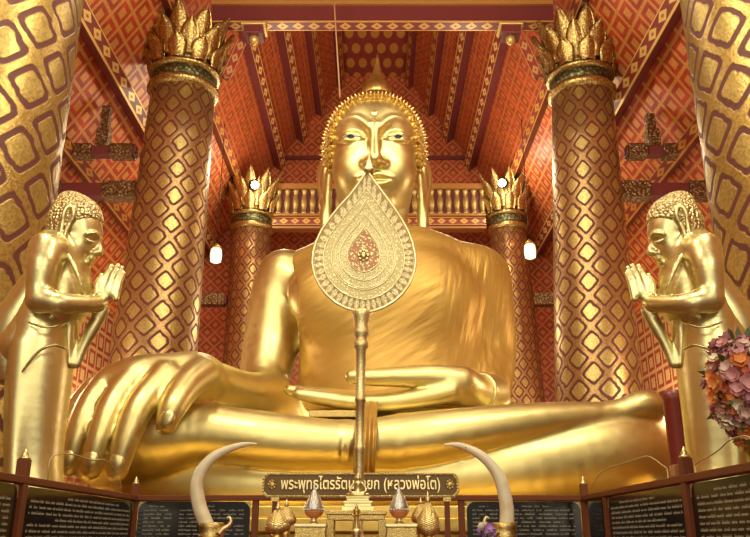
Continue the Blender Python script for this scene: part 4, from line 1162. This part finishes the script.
def figure(cx,z0,hgt,Y,seated):
    h=hgt/70; kk=hgt*2.2; G=Field((cx-hgt*.5,Y-hgt*.35,z0-h*2),(cx+hgt*.5,Y+hgt*.35,z0+hgt*1.05),h)
    q=lambda x,y,z,r:(cx+x*hgt,Y+y*hgt,z0+z*hgt,r*hgt)
    if seated:
        G.tube([q(-.36,-.05,.09,.08),q(-.1,-.2,.09,.075),q(.2,-.18,.1,.06)],.02*kk); G.tube([q(.36,-.05,.09,.08),q(.1,-.16,.07,.075),q(-.2,-.15,.06,.06)],.02*kk)
        G.tube([q(0,.02,.08,.17),q(0,.02,.3,.12),q(0,.02,.5,.15)],.03*kk); zz=.58
        for s in (-1,1): G.tube([q(s*.17,.02,.52,.055),q(s*.30,-.0,.33,.045),q(s*.27,-.15,.20,.04),q(s*.05,-.2,.17,.035)],.02*kk)
    else:
        G.tube([q(0,0,.0,.10),q(0,0,.25,.085),q(0,0,.45,.095),q(0,0,.62,.10),q(0,0,.72,.11)],.03*kk); zz=.76
        for s in (-1,1): G.tube([q(s*.12,0,.73,.04),q(s*.16,-.02,.58,.034),q(s*.10,-.1,.52,.03),q(s*.02,-.13,.58,.026)],.02*kk)
        for s in (-1,1): G.tube([q(s*.1,0,.02,.05),q(s*.12,0,.3,.03)],.03*kk)
    G.tube([q(0,0,zz-.02,.05),q(0,0,zz+.05,.05)],.02*kk)
    e=.11 if seated else .07
    G.ell(q(0,-.01,zz+e*1.1,0)[:3],(e*.85*hgt,e*.95*hgt,e*1.15*hgt),.01*kk)
    G.tube([q(0,-e*.9,zz+e*1.2,.018),q(0,-e*1.1,zz+e*.9,.02)],.01*kk)
    for s in (-1,1): G.ell(q(s*e*.9,0,zz+e,0)[:3],(.02*hgt,.02*hgt,e*.5*hgt),.01*kk)
    G.tube([q(0,0,zz+e*1.9,e*.75),q(0,0,zz+e*2.4,e*.5),q(0,0,zz+e*3,.02)],.015*kk)
    return G.mesh(1)
V,Q=figure(cx_,z-.004,P(0,470,AY).z-z,AY,True); np_mesh('body',V,Q,GOLD_S,root)
fy_=5.42; fx=P(356.5,520,fy_).x; zz=P(0,529,fy_).z
root=empty('standing_figurine',(fx,fy_,TT),'tiny gold standing figurine on a round foot in front of the small altar','figurine')
m=MB(); d=zz-TT; m.lathe([(.055,0),(.055,.012),(.035,.03),(.038,.045),(.024,d*.75),(.034,d*.88),(.030,d)],20,(fx,fy_,TT)); m.build('round_foot',GOLD_S,root)
V,Q=figure(fx,zz-.003,P(0,503,fy_).z-zz,fy_,False); np_mesh('body',V,Q,GOLD_D,root)

# ------------------------------------------------------------------ railing with inscription panels
RY=8.0; RTOP=P(300,495.8,RY).z
Lc=Vector((P(135,494,RY).x,RY,0)); Rc=Vector((P(584,494,RY).x,RY,0))
def along(A,B,px,py):              # point of the vertical plane through A-B seen at a photo pixel
    d=(P(px,py,5)-Vector((0,0,CAMZ))); n=Vector((-(B-A).y,(B-A).x,0)); t=n.dot(A)/n.dot(d)
    return d*t+Vector((0,0,CAMZ))
Ln=Vector((-2.415,5.3,0)); Rn=Vector((2.095,5.3,0))
Lp=along(Lc,Ln,19,500); Rp=along(Rc,Rn,690,500); Rq=along(Rc,Rn,608,510)
Le=Lc+(Ln-Lc)*1.75; Re=Rc+(Rn-Rc)*1.75
root=empty('railing',(0,RY,0),'dark red wooden railing with capped posts around the offering table','railing')
def rpost(p,w,h_,fin=True):
    m=MB(); m.box((p.x-w/2,p.y-w/2,0),(p.x+w/2,p.y+w/2,h_)); o=m.build('post',WOODD,root,.006)
    if fin:
        m=MB(); m.lathe([(w*.52,0),(w*.52,.01),(w*.3,.018),(w*.34,.03),(w*.18,.05),(w*.04,.075)],12,(p.x,p.y,h_)); m.build('finial',GOLD_S,o)
hp=P(135,484,RY).z
for p,w,h_,f in ((Lc,.065,hp,True),(Rc,.065,hp,True),(Lp,.075,hp+.01,True),(Rp,.075,hp+.01,True),(Rq,.07,RTOP-.02,False),
               (Vector((P(256,500,RY).x,RY,0)),.06,RTOP-.03,False),(Vector((P(461,500,RY).x,RY,0)),.06,RTOP-.03,False),(Le,.075,hp,True),(Re,.075,hp,True)):
    rpost(p,w,h_,f)
for a,b in ((Lc,Rc),(Lc,Le),(Rc,Re)):
    m=MB(); m.bar(Vector((a.x,a.y,RTOP-.02)),Vector((b.x,b.y,RTOP-.02)),.085,.05); m.build('top_rail',WOODD,root,.006)
    m=MB(); m.bar(Vector((a.x,a.y,.9)),Vector((b.x,b.y,.9)),.07,.08); m.build('bottom_rail',WOODD,root,.006)
PLATE=m_plain('smoked_plate',(.012,.008,.006),.12)
INK=m_plain('inscription_white',(.34,.29,.20),.6)
BRK=m_plain('corner_bracket_gilt',(.50,.38,.20),.45,.6)
rr=random.Random(3)
def panel(a,b,lab,rows,inset=.05,blocks=((0.04,.96),),gap=.040,start=.06,gh=.013):
    a=Vector((a.x,a.y,0)); b=Vector((b.x,b.y,0)); d=(b-a); L=d.length; d.normalize()
    nrm=Vector((d.y,-d.x,0)); 
    if nrm.dot(-((a+b)/2))<0: nrm=-nrm
    a=a+d*inset; L-=2*inset; zt=RTOP-.055; zb=.95
    root=empty('inscription_panel',(*(a+d*L/2).xy,zb),lab,'panel','inscription panels in the railing')
    X=Matrix(((d.x,-nrm.x,0,a.x),(d.y,-nrm.y,0,a.y),(0,0,1,0),(0,0,0,1)))
    m=MB(); m.box((0,-.008,zb),(L,.008,zt),0,X); m.build('plate',PLATE,root)
    m=MB()
    for (f0,f1) in blocks:
        for r in range(rows):
            z=zt-start-r*gap; x=L*f0+(rr.uniform(.1,.3)*L*(f1-f0) if r in (0,rows-2) else 0); end=L*f1-(rr.uniform(.05,.5)*L*(f1-f0) if r in (0,4,rows-2) else 0)
            while x<end:
                wl=rr.uniform(.04,.14)
                e=min(x+wl,end)
                while x<e-.006:
                    g=rr.uniform(.007,.012); s=gh
                    m.box((x,-.0105,z),(x+.0028,-.008,z+s),0,X)
                    if rr.random()<.6: m.box((x+.0028,-.0105,z+s-.004),(x+g-.001,-.008,z+s),0,X)
                    if rr.random()<.6: m.box((x+g-.0035,-.0105,z),(x+g-.001,-.008,z+s*.8),0,X)
                    if rr.random()<.25: m.box((x,-.0105,z+s+.004),(x+g*.8,-.008,z+s+.007),0,X)
                    x+=g+.0015
                x+=rr.uniform(.012,.035)
    m.build('inscription',INK,root)
    cx0=.085
    for sx,xx in ((1,0),(-1,L)):
        for sz,zz in ((1,zb),(-1,zt)):
            m=MB(); poly=[(0,0),(cx0,0)]+[(cx0*(1-math.sin(t)),cx0*(1-math.cos(t))) for t in np.linspace(.0,PI/2,7)[1:-1]]+[(0,cx0)]
            n=len(poly); V=[X@Vector((xx+sx*p,-.012,zz+sz*q_)) for p,q_ in poly]+[X@Vector((xx+sx*p,-.006,zz+sz*q_)) for p,q_ in poly]
            m.add(V,[tuple(range(n)),tuple(range(2*n-1,n-1,-1))]+[(i,n+i,n+(i+1)%n,(i+1)%n) for i in range(n)]); m.build('corner_bracket',BRK,root)
V3=lambda px:Vector((P(px,500,RY).x,RY,0))
panel(Lc,Lp,'dark panel of white script on the left side rail, between capped posts',11)
panel(Lp,Le,'dark panel of white script nearest the left edge',11)
panel(Lc,V3(256),'dark panel of white script behind the left tusk',10,.05,((.05,.30),(.37,.95)),.036,.05,.011)
panel(V3(461),Rc,'dark panel of white script behind the right tusk',10,.05,((.05,.28),(.36,.95)),.036,.05,.011)
panel(Rq,Rp,'dark panel of white script on the right side rail, below the great knee',11)
panel(Rp,Re,'dark panel of white script nearest the right edge',11)
m=MB(); d=(Rq-Rc).to_2d(); a=Rc.to_2d()+d*.2; b=Rc.to_2d()+d*.8
m.bar(Vector((a.x,a.y,(RTOP+.90)/2)),Vector((b.x,b.y,(RTOP+.90)/2)),.02,RTOP-.95-.05); tag(m.build('smoked_panel',PLATE),'narrow dark panel without script beside the right corner post','panel')
# scalloped acrylic screens on the side rails
GL=NT('clear_acrylic'); GLASS=GL.fin((.95,.93,.82),.04,0.0,**{'Transmission Weight':1.0,'IOR':1.06})
EDGE=m_plain('acrylic_edge',(.42,.36,.16),.3)
def screen(A,B,pts,lab):
    top=[along(A,B,px,py) for px,py in pts]
    d=(B-A); n=Vector((d.y,-d.x,0)).normalized()*.005
    sm=[Vector(v[:3]) for v in catmull([(*p,0) for p in top],4)]
    bot=Vector((0,0,RTOP+.006)); k=len(sm)
    V=[p+n for p in sm]+[Vector((p.x,p.y,bot.z))+n for p in sm]+[p-n for p in sm]+[Vector((p.x,p.y,bot.z))-n for p in sm]
    Fc=[]
    for i in range(k-1): Fc+= [(i,i+1,k+i+1,k+i),(2*k+i+1,2*k+i,3*k+i,3*k+i+1),(i,2*k+i,2*k+i+1,i+1),(k+i,k+i+1,3*k+i+1,3*k+i)]
    Fc+=[(0,k,3*k,2*k),(k-1,2*k+k-1,3*k+k-1,2*k-1)]
    c=sm[k//2]; root=empty('acrylic_screen',(c.x,c.y,RTOP),lab,'screen')
    o=pydata('sheet',V,Fc,GLASS,root,False); bm=bmesh.new(); bm.from_mesh(o.data); bmesh.ops.recalc_face_normals(bm,faces=bm.faces[:]); bm.to_mesh(o.data); bm.free()
    m=MB(); m.tube([(*p,.005) for p in sm],6); m.build('edge',EDGE,root)
screen(Lc,Lp,[(48,477),(50,460),(60,454),(75,455),(92,460),(104,460),(113,467),(121,485)],'clear scalloped acrylic screen on the left rail, before the great fingers')
screen(Rc,Rp,[(592,487),(598,476),(607,469),(625,463),(645,456.5),(654,459),(662,465),(667,468)],'clear scalloped acrylic screen on the right rail, before the great knee')
screen(Rp,Re,[(695,465),(700,461),(710,456),(720,449),(730,440),(745,436),(752,440)],'clear scalloped acrylic screen on the right rail, before the right statue')
p=along(Rc,Rn,676,466); m=MB(); m.box((p.x-.035,p.y-.05,RTOP+.006),(p.x+.035,p.y+.05,RTOP+.085)); tag(m.build('wooden_block',m_plain('orange_wood',(.36,.15,.05),.4),None,.005),'small orange wooden block on the right rail beside the post','block')

# ------------------------------------------------------------------ flowers
def blossom_mesh(name,col,col2,npet,cup):
    m=MB()
    for ring,(n,rad,up) in enumerate(((npet,.050,.012),(max(4,npet-2),.034,.026))):
        for k in range(n):
            q=2*PI*(k+ring*.5)/n; d=Vector((math.cos(q),math.sin(q),0)); t=Vector((-math.sin(q),math.cos(q),0))
            V=[]
            for j in range(4):
                f=j/3; wv=rad*.62*math.sin(PI*(.15+.8*f))
                for i in (-1,0,1): V.append(d*(rad*f)+t*(wv*i)+Vector((0,0,up*ring+cup*rad*f*f+.006*abs(i))))
            Fc=[(j*3+i,j*3+i+1,j*3+i+4,j*3+i+3) for j in range(3) for i in (0,1)]
            m.add(V,Fc,None,0,True)
    m.ball((0,0,.012),(.013,.013,.013),8,5,1)
    o=m.build(name,[col,col2]); me=o.data; bpy.data.objects.remove(o); return me
YC=m_plain('stamen',(.55,.38,.08),.6)
FL=[blossom_mesh('blossom',m_plain('petal_%s'%n,c,.55),YC,k,cu) for n,c,k,cu in
    (('pink',(.55,.24,.25),7,.5),('pale_pink',(.60,.40,.34),8,.6),('cream',(.72,.62,.42),7,.7),('orange',(.72,.24,.06),8,.5),('coral',(.62,.15,.08),7,.6),('mauve',(.36,.14,.17),6,.7),('violet',(.38,.18,.50),6,.5))]
def bouquet(root,c,rad,n,kinds,sc,seed):
    r=random.Random(seed); base=Matrix.Translation(-Vector(root.location))
    for i in range(n):
        zz=1-2*(i+.5)/n; q=i*2.399963+r.uniform(-.2,.2); rr_=math.sqrt(1-zz*zz)
        e=Vector((rr_*math.cos(q),rr_*math.sin(q),zz)); p=Vector(c)+Vector((e.x*rad[0],e.y*rad[1],e.z*rad[2]))*r.uniform(.88,1.08)
        o=bpy.data.objects.new('blossom',FL[kinds[r.randrange(len(kinds))]]); COL.objects.link(o); o.parent=root; o.matrix_parent_inverse=base
        o.location=p; o.rotation_euler=(e+Vector((r.uniform(-.3,.3),r.uniform(-.3,.3),r.uniform(-.3,.3)))).to_track_quat('Z','Y').to_euler(); k=sc*r.uniform(.8,1.25); o.scale=(k,k,k)
LEAF=m_plain('leaf_green',(.07,.10,.03),.5)
c=P(746,388,5.0); root=empty('flower_arrangement',(c.x,5.0,0),'tall arrangement of pink, cream and orange flowers at the right edge','flowers')
m=MB(); m.lathe([(.16,0),(.16,.03),(.04,.07),(.025,.3),(.025,c.z-.45),(.06,c.z-.38),(.09,c.z-.30)],16,(c.x,5.0,0)); m.build('stand',GOLD_D,root)
m=MB(); m.ball(c,(.165,.165,.27),14,10); rl=random.Random(5)
for i in range(70):
    z_=rl.uniform(-1,1); q=rl.uniform(0,2*PI); r_=math.sqrt(1-z_*z_); e=Vector((r_*math.cos(q),r_*math.sin(q),z_)); p=c+Vector((e.x*.2,e.y*.2,e.z*.31)); t=e.cross(Vector((rl.random(),rl.random(),rl.random()))).normalized()
    m.add([p,p+e*.04+t*.02,p+e*.09,p+e*.04-t*.02],[(0,1,2,3)])
m.build('foliage',LEAF,root)
bouquet(root,c,(.21,.21,.325),98,(0,0,1,2,3,3,4,5,5),.98,4)
m=MB(); rl=random.Random(8); mats=[]
for k in range(6): mats+= [FL[k].materials[0],FL[k].materials[1]]
for i in range(260):
    z_=1-2*(i+.5)/260; q=i*2.399963+.7; r_=math.sqrt(1-z_*z_); e=Vector((r_*math.cos(q),r_*math.sin(q),z_)); f=rl.uniform(.86,.98)
    p=c+Vector((e.x*.20*f,e.y*.20*f,e.z*.31*f)); Rq_=e.to_track_quat('Z','Y').to_matrix(); kd=rl.choice((0,1,2,3,4,4,5,5,0)); src=FL[kd]; k=rl.uniform(.55,.85)
    for pl in src.polygons:
        m.add([p+Rq_@(src.vertices[j].co*k) for j in pl.vertices],[tuple(range(len(pl.vertices)))],None,kd*2+pl.material_index,True)
o=m.build('filler_blossoms',mats,root); o['kind']='stuff'

c=P(487,531,5.35); root=empty('flower_sprig',(c.x,5.35,TT),'small sprig of violet flowers beside the right tusk mount','flowers')
m=MB(); m.tube([(c.x,5.35,TT,.02),(c.x,5.35,c.z-.01,.03)],8); m.build('stem',LEAF,root); bouquet(root,c,(.04,.04,.03),9,(6,6,2),.5,9)
# ------------------------------------------------------------------ light
SC.view_settings.view_transform='Standard'; SC.view_settings.look='None'; SC.view_settings.gamma=1; SC.view_settings.exposure=-.7
wd=bpy.data.worlds.new('hall_air'); SC.world=wd; wd.use_nodes=True
bg=wd.node_tree.nodes['Background']; bg.inputs[0].default_value=(1,.93,.76,1); bg.inputs[1].default_value=.7
def area(name,loc,tgt,size,power,col):
    l=bpy.data.lights.new(name,'AREA'); l.energy=power; l.size=size; l.color=col; l.shape='DISK'
    o=bpy.data.objects.new(name,l); COL.objects.link(o); o.location=loc
    o.rotation_euler=(Vector(tgt)-Vector(loc)).to_track_quat('-Z','Y').to_euler(); return o
def point(name,loc,power,col,r=.2):
    l=bpy.data.lights.new(name,'POINT'); l.energy=power; l.color=col; l.shadow_soft_size=r
    o=bpy.data.objects.new(name,l); COL.objects.link(o); o.location=loc; return o
WARM=(1,.92,.68)
def lamps(y,x,z,p,r=.35):  # pair of unseen fill points without fixtures, added to brighten roof and aisles
    for sx in (-x,x): point('fill_point',(sx,y,z),p,WARM,r)
area('hall_fill',(-3.6,-2.5,7.5),(-1.5,13,5.5),3.0,480,WARM)  # unseen area fills added in front to brighten the statue
area('hall_fill',(3.6,-2.5,7.5),(1.5,13,5.5),3.0,480,WARM)
area('hall_fill',(-3.4,5.0,12.0),(-1.0,13.5,4.5),2.0,900,WARM)
area('hall_fill',(3.4,5.0,12.0),(1.0,13.5,4.5),2.0,900,WARM)
area('hall_fill',(0,-2.5,3.0),(0,13,3),3.0,160,WARM)
lamps(12.0,2.2,12.0,420)          # unseen fill added high in the nave
lamps(22.5,3.0,12.5,500)
lamps(14.5,7.4,5.0,480)           # unseen fill added in the aisles
lamps(23.5,7.0,5.5,420)
lamps(7.0,1.6,12.5,160)
point('rear_fill',(0,22.5,8.0),500,WARM,.4)  # unseen fill added behind the statue to lift the deep hall
for c in LAMP_AT: point('spot_lamp',c+Vector((0,-.3,.1)),120,(1,.92,.75),.15)

# repeats share a group
GR={'column':'lozenge patterned columns of the hall','mounted_tusk':'pair of mounted tusks','woven_offering':'gold woven cone offerings','crystal_offering':'silvery offering cones','box_stand':'gold box stands',
    'spotlight':'spotlights on the rear capitals','hanging_lantern':'small hanging lanterns','aisle_tie':'carved aisle beams','aisle_beam':'plain aisle beams','pedestal':'pedestals of the praying statues',
    'acrylic_screen':'clear screens on the railing','brace':'braces of the front columns','bracket_block':'carved blocks under the tie beam'}
for o in SC.objects:
    k=o.name.split('.')[0]
    if k in GR and o.parent is None and 'category' in o: o['group']=GR[k]
